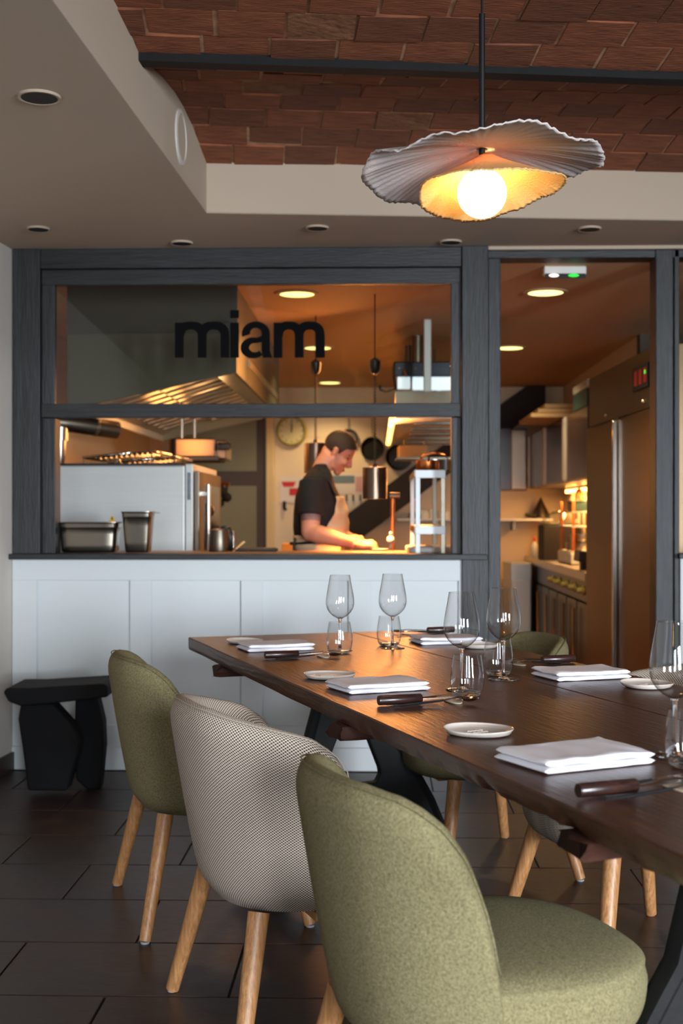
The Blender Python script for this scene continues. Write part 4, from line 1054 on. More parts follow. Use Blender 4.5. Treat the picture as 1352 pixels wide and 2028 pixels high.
MB().tube([V(752, 764, 7.85), V(753, 772, 7.85), V(765, 776, 7.85), V(783, 770, 7.85), V(780, 745, 7.9)], .008, 8).build('cable', M['blackmetal'], t, world=True, smooth=True)
MB().tube([V(800, 734, 7.88), V(805, 745, 7.86)], .01, 8).build('latch', M['silver'], t, world=True)
t = kthing('reflection_panels', 'bright white light panel hanging below the dark fan box', 'light', 840, 774, 7.95)  # added panels, glowing in place of a reflection on the pane
kbox(MB(), 787, 812, 746, 770, 7.93, .04).build('small_panel', M['reflection_panel'], t, world=True, bevel=.006)
kbox(MB(), 817, 896, 746, 772, 7.93, .04).build('large_panel', M['reflection_panel'], t, world=True, bevel=.006)
kbox(MB(), 840, 896, 782, 797, 7.93, .04).build('lower_panel', M['reflection_panel'], t, world=True, bevel=.004)
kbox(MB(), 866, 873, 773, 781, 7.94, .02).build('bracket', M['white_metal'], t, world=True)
t = kthing('orange_box', 'orange-lit cardboard box tucked under the right hood', 'box', 820, 895, 9.2)
kbox(MB(), 790, 846, 882, 906, 9.2, .3).build('carton', M['card'], t, world=True, bevel=.004)
kbox(MB(), 786, 893, 906, 909, 9.15, .4).build('shelf', M['steel_dark'], t, world=True)
for px in (800, 840): MB().tube([V(px, 882, 9.3), V(px, 872, 9.3)], .006, 6).build('hanger', M['steel_dark'], t, world=True)
# back wall: clock, pans, papers, hooks
t = kthing('wall_clock', 'round brass-rimmed wall clock with ivory face', 'clock', 577, 853, KBACK-.02)
t.rotation_euler = (0, 0, 0); t.location.y = KBACK-.007; t.matrix_basis = Matrix.Translation(t.location)
RX = Matrix.Rotation(PI/2, 4, 'X')
MB().lathe([(.0, .012), (.118, .012)], 48, RX, cap=False).build('face', M['clockface'], t)
MB().lathe([(.118, .0), (.118, .03), (.128, .042), (.140, .034), (.144, 0)], 48, RX).build('rim', M['clockrim'], t, smooth='auto')
mb = MB()
for i in range(12):
    a = i*PI/6; r0, r1 = .093, .108; mb.tube([(r0*math.sin(a), -.0135, r0*math.cos(a)), (r1*math.sin(a), -.0135, r1*math.cos(a))], .003, 4)
mb.build('hour_mark', M['black'], t)
MB().tube([(0, -.018, -.01), (.004, -.018, .055)], .0045, 6).build('hour_hand', M['black'], t)
MB().tube([(0, -.020, -.015), (.0, -.020, .088)], .003, 6).build('minute_hand', M['black'], t)
for i, (px, py, r, hy, lab) in enumerate([(690, 868, .085, 812, 'small frying pan hanging on the back wall above the head of the cook'), (737, 888, .105, 815, 'dark frying pan hanging left of the right hood'), (790, 905, .12, 850, 'large black pan hanging lowest, below the right hood')]):
    t = kthing('hanging_pan', lab, 'pan', px, py, KBACK-.1); t.rotation_euler = (0, 0, 0); t.location.y = KBACK-.012; t.matrix_basis = Matrix.Translation(t.location)
    MB().lathe([(0, .004), (r*.8, .004), (r, .035), (r+.004, .035), (r*.82, .0), (0, 0)], 36, RX).build('pan', M['steel_dark'] if i == 0 else M['black'] if i == 2 else M['iron'], t, smooth='auto')
    zt_ = V(0, hy, KBACK).z-t.location.z
    MB().tube([(0, -.03, r), (0, -.02, r+.05), (0, -.02, zt_)], [.010, .008, .010], 8, .5).build('handle', M['steel'], t, smooth='auto')
    MB().ball((0, -.03, zt_), .014, 12, 8).build('hook', M['silver'], t, smooth=True)
t = kthing('wall_notice', 'white notice with red print on the tiles behind the cook', 'notice', 575, 968, KBACK); t.location.y = KBACK-.007; t.rotation_euler = (0, 0, 0); t.matrix_basis = Matrix.Translation(t.location)
def wq(mb, a, b, c, d, y): p, q = KW(a, b, KBACK-y), KW(c, d, KBACK-y); return mb.box(p.x, q.x, KBACK-y-.001, KBACK-y, q.z, p.z)
wq(MB(), 555, 945, 610, 991, .008).build('sheet', M['paper'], t, world=True)
mb = MB().prism([KW(557, 954, KBACK-.010), KW(586, 954, KBACK-.010), KW(581, 964, KBACK-.010), KW(561, 964, KBACK-.010)], (0, -.001, 0)); wq(mb, 573, 967, 600, 981, .010)
mb.build('red_print', M['red'], t, world=True)
t = kthing('key_rail', 'rail of small hooks under the red notice', 'hook rail', 570, 992, KBACK); t.location.y = KBACK-.007; t.rotation_euler = (0, 0, 0); t.matrix_basis = Matrix.Translation(t.location)
wq(MB(), 554, 989, 612, 993, .02).build('rail', M['paper'], t, world=True)
MB().tube([KW(563, 993, KBACK-.02), KW(563, 1005, KBACK-.03), KW(566, 1011, KBACK-.03)], .014, 8).build('hook', M['iron'], t, world=True)
t = kthing('wall_calendar', 'paper calendar with a blue picture on the wall before the cook', 'calendar', 690, 955, KBACK); t.location.y = KBACK-.007; t.rotation_euler = (0, 0, 0); t.matrix_basis = Matrix.Translation(t.location)
wq(MB(), 655, 938, 718, 978, .008).build('sheet', M['paper'], t, world=True)
wq(MB(), 657, 942, 702, 957, .010).build('picture', M['blue'], t, world=True)
wq(MB(), 704, 944, 717, 974, .010).build('pink_strip', mat('pale_pink', (205, 160, 160), .8), t, world=True)
t = kthing('pinned_sheet', 'large white sheet pinned below the calendar', 'paper', 702, 1010, KBACK); t.location.y = KBACK-.007; t.rotation_euler = (0, 0, 0); t.matrix_basis = Matrix.Translation(t.location)
wq(MB(), 675, 981, 722, 1043, .012).build('sheet', M['paper'], t, world=True)
for px in (686, 699, 713): MB().tube([KW(px, 980, KBACK-.018), KW(px, 992, KBACK-.022)], .008, 6).build('peg', M['iron'], t, world=True)
t = kthing('brown_carton', 'low brown box on the worktop left of the cook', 'box', 571, 1090, 7.6)
t.location = tuple(cw((571-676)/F*8.0, 8.0, zp-.0995)); t.matrix_basis = Matrix.Translation(t.location) @ Matrix.Rotation(TH, 4, 'Z')
MB().box(-.04, .04, -.06, .06, 0, .11).build('carton', M['card'], t, bevel=.003)
t2 = kthing('prep_table', 'steel prep table behind the pass, left of the cook', 'table', 540, 1100, 8.4)
t2.location.z = 0; t2.matrix_basis = Matrix.Translation(t2.location) @ Matrix.Rotation(TH, 4, 'Z')
zz = zp-.10
MB().box(-.3, .36, -.55, .5, zz-.04, zz).build('top', M['steel'], t2, bevel=.004)
for x in (-.28, .32):
    for y in (-.5, .46): MB().box(x-.02, x+.02, y-.02, y+.02, 0, zz-.04).build('leg', M['steel_dark'], t2)
# blurred dark rack of utensils beside the oven
t = kthing('utensil_rack', 'dark cluster of hanging utensils beside the oven door', 'utensils', 445, 980, 8.9)
MB().tube([V(420, 954, 8.9), V(455, 959, 8.9)], .012, 8).tube([V(426, 954, 8.9), V(420, 954, 9.6)], .01, 8).build('bar', M['copper'], t, world=True)
for px, py, r in ((440, 975, .04), (449, 985, .035), (436, 996, .03)): MB().ball(V(px, py, 8.9), (r, r*.6, r), 14, 10).tube([V(px, py, 8.9), V(px, 957, 8.9)], .008, 6).build('ladle', M['iron'], t, world=True, smooth=True)
MB().tube([V(428, 954, 8.9), V(428, 1100, 8.9)*1+Vector((0, 0, -V(428, 1100, 8.9).z))], .01, 6).build('upright', M['steel_dark'], t, world=True)
# downlights of the kitchen ceiling
for i, (px, py, lab) in enumerate([(588, 581, 'lit ceiling spot nearest the upper glass, above the lettering'), (629, 688, 'lit ceiling spot behind the last letter on the glass'), (653, 757, 'farthest lit ceiling spot seen through the hatch glass'), (1080, 578, 'large lit ceiling spot seen through the doorway'), (1009, 688, 'lit ceiling spot half hidden by the doorway post')]):
    p = PX(px, py, KCEIL)
    t = thing('kitchen_downlight', lab, 'ceiling light', (p.x, p.y, KCEIL-.003), 0, 'lit kitchen downlights')
    MB().lathe([(.092, .002), (.092, -.004), (.100, -.006), (.118, -.004), (.118, .002)], 32).build('ring', M['kceil'], t, smooth='auto')
    MB().lathe([(0, -.003), (.093, -.003)], 32, cap=False).build('diffuser', M['down'], t)
    spot('downlight', (p.x, p.y, KCEIL-.03), (p.x, p.y, 0), 40, (1., .72, .38), 130, .08)
# emergency light box over the doorway
t = kthing('emergency_light', 'small box light with green and white lamps at the top of the doorway', 'sign', 1117, 544, 5.99)
zt_ = KCEIL-t.location.z
MB().box(-.10, .10, -.03, .03, -.005, zt_).build('case', M['white_plastic'], t, bevel=.006)
MB().box(-.095, .095, -.032, -.028, -.022, -.0).build('lens', M['kdark'], t, bevel=.003)
MB().ball((-.055, -.034, -.010), (.024, .008, .008), 16, 8).build('white_lamp', M['white_led'], t, smooth=True)
MB().ball((.038, -.034, -.010), (.026, .008, .008), 16, 8).build('green_lamp', M['green_led'], t, smooth=True)
# double door fridge, face turned to the aisle
t = kthing('double_fridge', 'tall double-door steel fridge right of the doorway view', 'fridge', 1230, 1000, 7.3)
fz = V(0, 751, 8.12).z
fa, fb = V(1166, 0, 8.12), V(1305, 0, 6.40)
fdv = Vector((fa.x-fb.x, fa.y-fb.y, 0)); fl_ = fdv.length; fdv.normalize(); fnv = Vector((fdv.y, -fdv.x, 0))
if fnv.x < 0: fnv = -fnv
def FB(s0, s1, o0, o1, z0, z1):      # along the front from near to far, offset into the case
    mb = MB(); f0 = Vector((fb.x, fb.y, 0)); vs = [f0+fdv*s+fnv*o+UP*z for z in (z0, z1) for o in (o0, o1) for s in (s0, s1)]
    return mb.add(vs, [(0, 2, 3, 1), (4, 5, 7, 6), (0, 1, 5, 4), (2, 6, 7, 3), (0, 4, 6, 2), (1, 3, 7, 5)])
zd = V(0, 850, 8.12).z
M['fridge'] = mat('fridge_steel', (118, 98, 78), .36, metal=1, var=.12, vscale=2, rvar=.08)
fixn(FB(0, fl_, .02, .75, .05, fz).build('case', M['fridge'], t, world=True, bevel=.006))
fixn(FB(0, fl_, 0, .02, zd+.01, fz).build('control_panel', M['fridge'], t, world=True, bevel=.004))
hh = fl_/2
for s0, s1 in ((.01, hh-.004), (hh+.02, fl_-.01)):
    d_ = fixn(FB(s0, s1, -.02, .02, .12, zd).build('door', M['fridge'], t, world=True, bevel=.008))
fixn(FB(hh-.03, hh-.005, -.05, -.02, .13, zd-.01).build('handle', M['silver'], t, world=True, bevel=.006))
fixn(FB(hh+.0, hh+.02, -.03, .02, .12, zd).build('door_gap', M['steel_dark'], t, world=True))
fixn(FB(.2, .52, -.012, 0, zd+.12, zd+.25).build('display', M['black'], t, world=True, bevel=.004))
pz = zd+.17
for k, mm in enumerate(('red_led', 'red_led', 'green_led')): fixn(FB(.46-.10*k-.06, .46-.10*k, -.016, -.012, zd+.145, zd+.225).build('indicator', M[mm if k < 2 else 'red_led'], t, world=True))
fixn(FB(.215, .235, -.018, -.012, zd+.19, zd+.21).build('green_light', M['green_led'], t, world=True))
for k in (.3, 1.2): MB().ball(Vector((fb.x, fb.y, zd+.05))+fdv*k-fnv*.004, .012, 10, 6).build('screw', M['silver'], t, world=True, smooth=True)
# wall cupboards on the right wall
kx = cw(1.6, 8.2).x
cz0, cz1 = 1.41, 1.895
M['cab_glare'] = mat('painted_cabinet_glare', (235, 232, 224), .35, metal=.3)  # glare on the glossy cupboards, painted as a pale colour
cy = cw(1.6, 8.2).y
for i, (y0, y1, lab) in enumerate([(cy, cy+1.08, 'brown wall cupboard next to the fridge top'), (cy+1.10, cy+2.18, 'middle brown wall cupboard between two painted glare strips'), (cy+2.20, cy+3.28, 'farthest brown wall cupboard, beside the doorway post')]):
    t = thing('wall_cupboard', lab, 'cupboard', (kx+.17, (y0+y1)/2, cz0), 0, 'brown wall cupboards in the kitchen')
    MB().box(kx+.02, kx+.335, y0, y1, cz0, cz1).build('case', M['cab'], t, world=True, bevel=.004)
    MB().box(kx, kx+.02, y0+.01, y1-.14, cz0+.01, cz1-.01).build('door', M['cab'], t, world=True, bevel=.003)
    MB().box(kx-.012, kx+.02, y1-.13, y1-.01, cz0+.01, cz1-.01).build('glare_strip', M['cab_glare'], t, world=True, bevel=.01)  # bright glare modelled as a pale bar
t = thing('under_cupboard_light', 'glowing warm strip light under the cupboard by the fridge', 'light', (kx+.30, cy+.5, cz0-.03), 0)
MB().box(-.015, .015, -.3, 2.4, -.015, .012).build('tube', M['led'], t, bevel=.004)
MB().box(-.02, .02, -.32, 2.42, .012, .03).build('holder', M['white_plastic'], t)
area('strip_glow', (kx+.24, cy+1.6, cz0-.06), (kx+.24, cy+1.6, 0), .06, 2.6, 34, (1., .52, .18))
# boxes on top of the cupboards
t = thing('board_stack', 'pale boards stacked on top of the cupboards', 'boards', (kx+.17, cy+1.5, cz1), 0)
for k in range(3): MB().box(-.40+.05*k, .15, -.38, .42-.05*k, .001+.034*k, .032+.034*k).build('board', M['lightwood'], t, bevel=.003)
t = thing('storage_box', 'white and teal plastic box on top of the cupboards by the fridge', 'box', (kx+.175, cy+.42, cz1), 0)
MB().box(-.16, .16, -.3, .3, .0, .12).build('box', M['teal'], t, bevel=.01)
MB().box(-.162, .162, -.305, .305, .12, .18).build('lid', M['white_plastic'], t, bevel=.012)
# wall shelf, jars
t = kthing('wall_shelf', 'thin steel wall shelf on the back wall seen through the doorway', 'shelf', 1030, 1026, KBACK-.3)
MB().box(KW(785, 0).x, KW(1085, 0).x, KBACK-.32, KBACK-.008, KW(0, 1027, KBACK-.3).z-.02, KW(0, 1027, KBACK-.3).z).build('board', M['white_metal'], t, world=True, bevel=.003)
for px in (860, 1010): MB().box(KW(px, 0).x, KW(px, 0).x+.02, KBACK-.25, KBACK-.008, KW(0, 1027, KBACK-.3).z-.1, KW(0, 1027, KBACK-.3).z-.02).build('bracket', M['steel_dark'], t, world=True)
zsh = KW(0, 1027, KBACK-.3).z
for i, (px, r, h, m, lab) in enumerate([(822, .05, .06, 'iron', 'dark tin on the wall shelf behind the rack, leftmost'), (840, .045, .075, 'white_plastic', 'white jar on the wall shelf behind the rack'), (858, .04, .09, 'white_plastic', 'taller white jar on the wall shelf right of the first'), (880, .05, .08, 'white_metal', 'pale wide jar at the right of the shelf behind the rack')]):
    p = KW(px, 1000, KBACK-.16); t = thing('storage_jar', lab, 'jar', (p.x, p.y, zsh), 0, 'jars on the wall shelf')
    MB().lathe([(0, 0), (r, 0), (r, h*.8), (r*.8, h*.9), (r*.8, h), (0, h)], 20).build('jar', M[m], t, smooth='auto')
t = kthing('conical_strainer', 'dark cone-shaped strainer on the wall shelf in the doorway view', 'strainer', 1066, 1020, KBACK-.16)
t.location = (KW(1066, 0, KBACK-.16).x, KBACK-.16, zsh); t.matrix_basis = Matrix.Translation(t.location)
MB().lathe([(.09, 0), (.095, .006), (.0, .2)], 24, Matrix.Translation((.02, 0, 0))).build('cone', M['steel_dark'], t, smooth='auto')
MB().tube([(-.03, -.09, .02), (-.13, -.1, .035)], .014, 8).build('handle', M['black'], t)
# cooking range / counter along the right wall
t = thing('cooking_range', 'steel cooking range with a row of brass knobs along the right wall', 'range', (kx+.16, cy+1.2, 0), 0)
rz1 = .80; gx = kx-.02
MB().box(gx, kx+.335, cy-.0, cy+3.36, .74, rz1).build('worktop', M['steel'], t, world=True, bevel=.006)
MB().box(gx+.02, kx+.33, cy-.0, cy+3.35, .60, .74).build('control_panel', M['range_steel'], t, world=True)
for k in range(5): 
    y = cy+.14+k*.36; mk = Matrix.Translation((gx+.02, y, .675)) @ Matrix.Rotation(-PI/2, 4, 'Y')
    MB().lathe([(.032, 0), (.032, .012), (.02, .02), (.018, .05), (0, .052)], 16, mk).build('knob', M['clockrim'], t, world=True, smooth='auto')
for k in range(7):
    y = cy+.01+k*.47
    d_ = MB().box(gx+.02, kx+.33, y, y+.43, .06, .585).build('door', M['range_steel'], t, world=True, bevel=.006)
    MB().tube([(gx-.01, y+.40, .1), (gx-.01, y+.40, .54)], .010, 8).build('handle', M['silver'], d_, world=True)
MB().box(gx+.1, kx+.32, cy+.05, cy+3.3, .0, .06).build('plinth', M['black'], t, world=True)
# things on the range
def ctop(name, lab, cat, dx, dyy, z=rz1+.0005): return thing(name, lab, cat, (kx+dx, cy+dyy, z), 0)
t = ctop('card_terminal', 'dark grey tilted box with a stand on the counter edge by the fridge', 'device', .04, .42)
MB().box(-.02, .02, -.05, .05, 0, .05).build('stand', M['black'], t)
MB().box(-.06, .09, -.13, .12, .05, .13, Matrix.Rotation(.12, 4, 'Y')).build('body', M['blackhandle'], t, bevel=.01)
t = ctop('steel_rack', 'steel wire rack loaded with pots on the counter near the fridge', 'rack', .2, 1.55)
for x in (-.1, .1):
    for y in (-.3, .3): MB().box(x-.01, x+.01, y-.01, y+.01, .10, .48).build('leg', M['copper'], t)
for z in (.10, .29, .40): MB().box(-.12, .12, -.32, .32, z-.012, z).build('shelf', M['steel'], t, bevel=.002)
MB().box(-.125, .125, -.34, .34, .0, .088).build('base', M['white_plastic'], t, bevel=.01)
for k, (y, z, lab) in enumerate([(-.1, .10, 'lower copper-lit pot on the counter rack'), (.16, .10, 'second pot on the counter rack, farther away'), (-.08, .165, 'upper copper-lit pot stacked on the lower one')]):
    q = thing('cooking_pot', lab, 'pot', (kx+.2, cy+1.55+y, rz1+z+.0005), 0, 'pots on the counter rack')
    MB().lathe([(0, 0), (.085, 0), (.09, .006), (.09, .06), (.086, .06), (.084, .008), (0, .006)], 28).build('body', M['steel'], q, smooth='auto')
q = thing('green_tub', 'dark green plastic tub on the top shelf of the counter rack', 'tub', (kx+.2, cy+1.47, rz1+.4005), 0)
MB().box(-.09, .09, -.16, .16, 0, .072).build('tub', M['teal'], q, bevel=.012); MB().box(-.095, .095, -.165, .165, .072, .08).build('rim', M['teal'], q, bevel=.003)
q = thing('bowl_cover', 'clear green domed cover left of the counter rack', 'cover', (kx+.17, cy+2.45, rz1+.30), 0)
MB().lathe([(.15, 0), (.145, .03), (.12, .07), (.06, .10), (0, .108)], 28, cap=False).build('dome', M['thin'], q, smooth=True)
MB().lathe([(.15, -.012), (.165, -.012), (.165, 0), (.15, 0)], 28).build('rim', M['teal'], q, smooth='auto')
MB().box(-.16, .16, -.18, .18, -.30, -.0125).build('cabinet', M['kdark'], q, bevel=.006)
q = ctop('tall_carafe', 'grey insulated jug with a curved handle on the counter', 'jug', .16, 2.85)
MB().lathe([(0, 0), (.055, 0), (.055, .28), (.045, .30), (0, .30)], 24).build('body', M['steel_dark'], q, smooth='auto')
MB().tube([(-.05, 0, .18), (-.10, 0, .17), (-.11, 0, .12), (-.055, 0, .10)], .008, 8).build('handle', M['black'], q, smooth=True)
MB().lathe([(.057, .0), (.057, .05)], 24).build('base_band', M['teal'], q)
q = ctop('sauce_bottle', 'white squeeze bottle with a red tip on the counter', 'bottle', .03, 3.02)
MB().lathe([(0, 0), (.032, 0), (.033, .10), (.012, .13), (.010, .14), (0, .14)], 20).build('body', M['white_plastic'], q, smooth='auto')
MB().lathe([(.014, .14), (.014, .16), (.003, .185), (0, .187)], 14).build('tip', M['red'], q, smooth='auto')
q = ctop('cloth_heap', 'low heap of brown cloths at the far end of the counter', 'cloth', .16, 3.17)
MB().ball((0, 0, .028), (.13, .16, .028), 20, 10).ball((.02, .03, .06), (.08, .10, .025), 20, 10).build('cloth', M['card'], q, smooth=True)
q = thing('spray_hose', 'coiled spring hose arching above the counter rack', 'hose', (kx+.27, cy+2.05, rz1), 0)
pts = []
for i in range(161):
    f = i/160; a = f*PI; c = Vector((0, -.12*math.cos(a)*1.0+.0, .44+.13*math.sin(a))) if f else Vector((0, -.12, .44)); pts.append(c+Vector((.018*math.cos(f*2*PI*22), 0, .018*math.sin(f*2*PI*22))))
MB().tube(pts, .005, 5).build('spring', M['copper'], q, smooth=True)
MB().tube([(0, -.12, .44), (0, -.12, 0)], .010, 8).tube([(0, .12, .44), (0, .12, .34)], .014, 8).build('pipe', M['steel'], q)
# steel bin cabinet left of the range
q = kthing('glasswasher', 'pale steel undercounter washer at the far end of the range', 'dishwasher', 1028, 1150, 11.0)
q.location.z = 0; q.matrix_basis = Matrix.Translation(q.location) @ Matrix.Rotation(TH, 4, 'Z')
MB().box(-.09, .09, -.1, .4, .05, V(0, 1115, 10.9).z).build('body', M['steel_matt'], q, bevel=.01)
MB().box(-.08, .08, -.112, -.1, .12, V(0, 1148, 10.9).z).build('door', M['white_metal'], q, bevel=.006)
MB().box(-.085, .085, -.105, -.1, V(0, 1146, 10.9).z, V(0, 1120, 10.9).z).build('control_panel', M['steel_matt'], q)
MB().box(-.07, .07, 0, .35, 0, .05).build('plinth', M['black'], q)
if 0: area('back_glow', tuple(cw(.9, 9.6, 1.75)), tuple(cw(1.15, 11.6, 1.0)), .5, .5, 12, (1., .50, .20))
# ================================================================== THE COOK
cd = 7.12
cook = thing('person', 'man with short dark hair in black T-shirt and beige apron working at the pass', 'person', tuple(cw((640-676)/F*cd, cd)), TH)
cook.matrix_basis = Matrix.Translation(cook.location) @ Matrix.Rotation(TH, 4, 'Z')
CI = cook.matrix_basis.inverted()
def CP(px, py, d=cd): return CI @ V(px, py, d)      # the cook's own metres: x right, y away, z up
def remesh(o, vox, sm=3):
    r = o.modifiers.new('remesh', 'REMESH'); r.mode = 'VOXEL'; r.voxel_size = vox; r.use_smooth_shade = True
    c = o.modifiers.new('smooth', 'SMOOTH'); c.factor = .5; c.iterations = sm; return o
def loft(mb, secs, seg=28, p=.9):     # secs: (cx, cy, z, rx, ry)
    vs = []; 
    for cx, cy, z, rx, ry in secs:
        for i in range(seg):
            a = 2*PI*i/seg; vs.append((cx+rx*sgn_pow(math.cos(a), p), cy+ry*sgn_pow(math.sin(a), p), z))
    n = len(secs); fs = [(k*seg+i, k*seg+(i+1) % seg, (k+1)*seg+(i+1) % seg, (k+1)*seg+i) for k in range(n-1) for i in range(seg)]
    fs += [tuple(range(seg))[::-1], tuple(range((n-1)*seg, n*seg))]; return mb.add(vs, fs)
def tsec(py, pb, pf, ry, dy=0., grow=0.):
    b, f = CP(pb, py), CP(pf, py); return ((b.x+f.x)/2, dy, b.z, (f.x-b.x)/2+grow, ry+grow)
TS = [(1110, 586, 690, .165), (1092, 585, 690, .165), (1065, 582, 688, .155), (1045, 580, 686, .155), (1015, 581, 685, .165), (985, 584, 675, .180), (962, 591, 664, .195), (946, 600, 660, .190), (936, 608, 656, .150), (928, 616, 652, .09)]
body = MB()
loft(body, [tsec(a, b, c, r, 0, -.014) for a, b, c, r in TS])
# neck, head
nk = [CP(632, 936), CP(638, 925), CP(646, 914), CP(655, 903)]
body.tube(nk, [.050, .053, .056, .060], 18)
HC = CP(670, 896)                      # centre of the head
HM = Matrix.Translation(HC) @ Matrix.Rotation(math.radians(-8), 4, 'Z') @ Matrix.Rotation(math.radians(38), 4, 'Y') @ Matrix.Scale(.93, 4)
def hb(c, r, mb=body): mb.ball((0, 0, 0), r, 24, 16, Matrix.Identity(4)); n = 24*15+2; k = len(mb.v)-n; mb.v[k:] = [HM @ (v+Vector(c)) for v in mb.v[k:]]
hb((-.012, 0, .040), (.098, .076, .086)); hb((.028, 0, -.028), (.062, .060, .080)); hb((.066, 0, -.098), (.024, .026, .022))
hb((.02, 0, -.078), (.055, .052, .030)); hb((.074, 0, .030), (.017, .048, .013)); hb((.068, .032, -.025), (.024, .022, .026)); hb((.068, -.032, -.025), (.024, .022, .026))
hb((.085, 0, -.062), (.012, .024, .008)); hb((.083, 0, -.074), (.012, .020, .008)); hb((-.035, 0, -.03), (.06, .055, .06))
k0 = len(body.v); body.tube([(.078, 0, .022), (.094, 0, .0), (.108, 0, -.024), (.092, 0, -.038)], [.008, .011, .015, .011], 14)
body.v[k0:] = [HM @ v for v in body.v[k0:]]
for s in (-1, 1):
    k0 = len(body.v); body.tube([(-.012, s*.074, -.030), (-.004, s*.079, -.026), (-.002, s*.084, -.008), (-.008, s*.087, .014), (-.020, s*.086, .018), (-.026, s*.080, .0)], [.007, .008, .008, .008, .007, .006], 10)
    body.ball((-.010, s*.077, -.004), (.014, .006, .022), 14, 8); body.v[k0:] = [HM @ v for v in body.v[k0:]]
# arms: near arm (towards the lens) and far arm, both hands on the board
SN, EN, WN = CP(617, 952, 6.96), CP(614, 1054, 6.90), CP(704, 1077, 6.74)
SF, EF, WF = CP(640, 950, 7.30), CP(640, 1050, 7.34), CP(692, 1064, 7.02)
def arm(mb, S_, E_, W_, k=1.):
    mb.tube([S_, S_.lerp(E_, .35), S_.lerp(E_, .75), E_], [.062*k, .060*k, .053*k, .050*k], 18)
    mb.ball(E_, .050*k, 18, 12)
    mb.tube([E_, E_.lerp(W_, .22), E_.lerp(W_, .5), E_.lerp(W_, .8), W_], [.049*k, .052*k, .044*k, .033*k, .029*k], 18)
arm(body, SN, EN, WN); arm(body, SF, EF, WF, .95)
def hand(mb, W_, dirn, upv, s):        # palm then four curled fingers and a thumb
    dx = dirn.normalized(); n = upv.normalized(); n = (n-dx*n.dot(dx)).normalized(); sd = dx.cross(n)*s
    k0 = len(mb.v)
    R3 = Matrix((dx, sd, n)).transposed().to_4x4(); T = Matrix.Translation(W_) @ R3
    mb.ball((0, 0, 0), (.050, .040, .019), 20, 12); mb.v[k0:] = [T @ (v+Vector((.040, 0, 0))) for v in mb.v[k0:]]
    for i, (y, L) in enumerate([(-.030, .062), (-.010, .072), (.010, .068), (.029, .054)]):
        p = [(.060, y, .002), (.084, y*1.05, .006), (.084+L*.30, y*1.0, -.008), (.084+L*.42, y*.95, -.028), (.084+L*.36, y*.9, -.042)]
        mb.tube([T @ Vector(q) for q in p], [.0105, .0095, .0088, .008, .0065], 10)
    p = [(.012, -.030, -.004), (.036, -.050, -.014), (.062, -.052, -.026), (.084, -.042, -.034)]
    mb.tube([T @ Vector(q) for q in p], [.015, .0125, .0105, .008], 10)
hand(body, WN, (CP(745, 1079, 6.72)-WN), Vector((-.1, -.45, 1)), 1)
hand(body, WF, (CP(722, 1066, 6.86)-WF), Vector((-.1, .2, 1)), -1)
fixn(body.build('body', M['skin'], cook)); bo = cook.children[-1]; remesh([c for c in cook.children if c.name.startswith('body')][0], .0055, 2)
# face details
mb = MB()
for s in (-1, 1):
    k0 = len(mb.v); mb.tube([(.076, s*.014, .026), (.080, s*.030, .034), (.068, s*.050, .028)], [.004, .005, .003], 8); mb.v[k0:] = [HM @ v for v in mb.v[k0:]]
mb.build('eyebrow', M['hair'], cook, smooth=True)
mb = MB()
for s in (-1, 1):
    k0 = len(mb.v); mb.ball((.070, s*.030, .008), (.013, .014, .006), 14, 8); mb.v[k0:] = [HM @ v for v in mb.v[k0:]]
mb.build('eyelid', mat('shaded_skin', (150, 88, 66), .6), cook, smooth=True)
mb = MB(); k0 = len(mb.v); mb.tube([(.0925, -.022, -.066), (.0975, 0, -.068), (.0925, .022, -.066)], [.003, .004, .003], 8); mb.v[k0:] = [HM @ v for v in mb.v[k0:]]
mb.build('mouth', mat('lips', (160, 84, 70), .5), cook, smooth=True)
# short hair: cap over the skull with a straight fringe line and sideburns
hv = []; hf = []; seg, ring = 48, 32
def hl(x, y):            # lowest hair height for a place on the skull
    ks = [(-.12, -.045), (-.05, -.040), (-.030, -.020), (-.018, .022), (.004, .022), (.012, -.010), (.022, .002), (.034, .045), (.062, .062), (.085, .085), (.12, .10)]
    for (a, b), (c, d) in zip(ks, ks[1:]):
        if x <= c: f = (x-a)/(c-a); return b+(d-b)*max(0, min(1, f))
    return .1
for j in range(ring+1):
    for i in range(seg):
        th_, ph_ = PI*j/ring, 2*PI*i/seg
        v = Vector((.103*math.sin(th_)*math.cos(ph_)-.012, .0805*math.sin(th_)*math.sin(ph_), .0925*math.cos(th_)+.040))
        if v.z < hl(v.x, v.y): v.z = max(v.z, hl(v.x, v.y))
        n = noise.noise(v*60)*.0025; hv.append(HM @ (v+(v-Vector((-.012, 0, .04))).normalized()*n))
for j in range(ring):
    for i in range(seg):
        q = (j*seg+i, j*seg+(i+1) % seg, (j+1)*seg+(i+1) % seg, (j+1)*seg+i)
        hf.append(q)
fixn(MB().add(hv, hf).build('hair', M['hair'], cook, smooth=True))
# T-shirt with sleeves
ts = MB(); loft(ts, [tsec(a, b, c, r, 0, .0) for a, b, c, r in TS[2:]]+[tsec(924, 620, 651, .080), tsec(919, 624, 651, .068)])
ts.tube([SN+Vector((0, 0, .0)), SN.lerp(EN, .35), SN.lerp(EN, .68)], [.070, .074, .070], 20); ts.tube([SF, SF.lerp(EF, .35), SF.lerp(EF, .68)], [.068, .070, .066], 20)
fixn(ts.build('t_shirt', M['tshirt'], cook)); remesh([c for c in cook.children if c.name.startswith('t_shirt')][0], .007, 4)
# sleeve-end tattoo band on the near upper arm
tt_ = MB().tube([SN.lerp(EN, .67), SN.lerp(EN, .80)], [.0550, .0535], 24); tt_.build('tattoo', M['tattoo'], cook, smooth='auto')
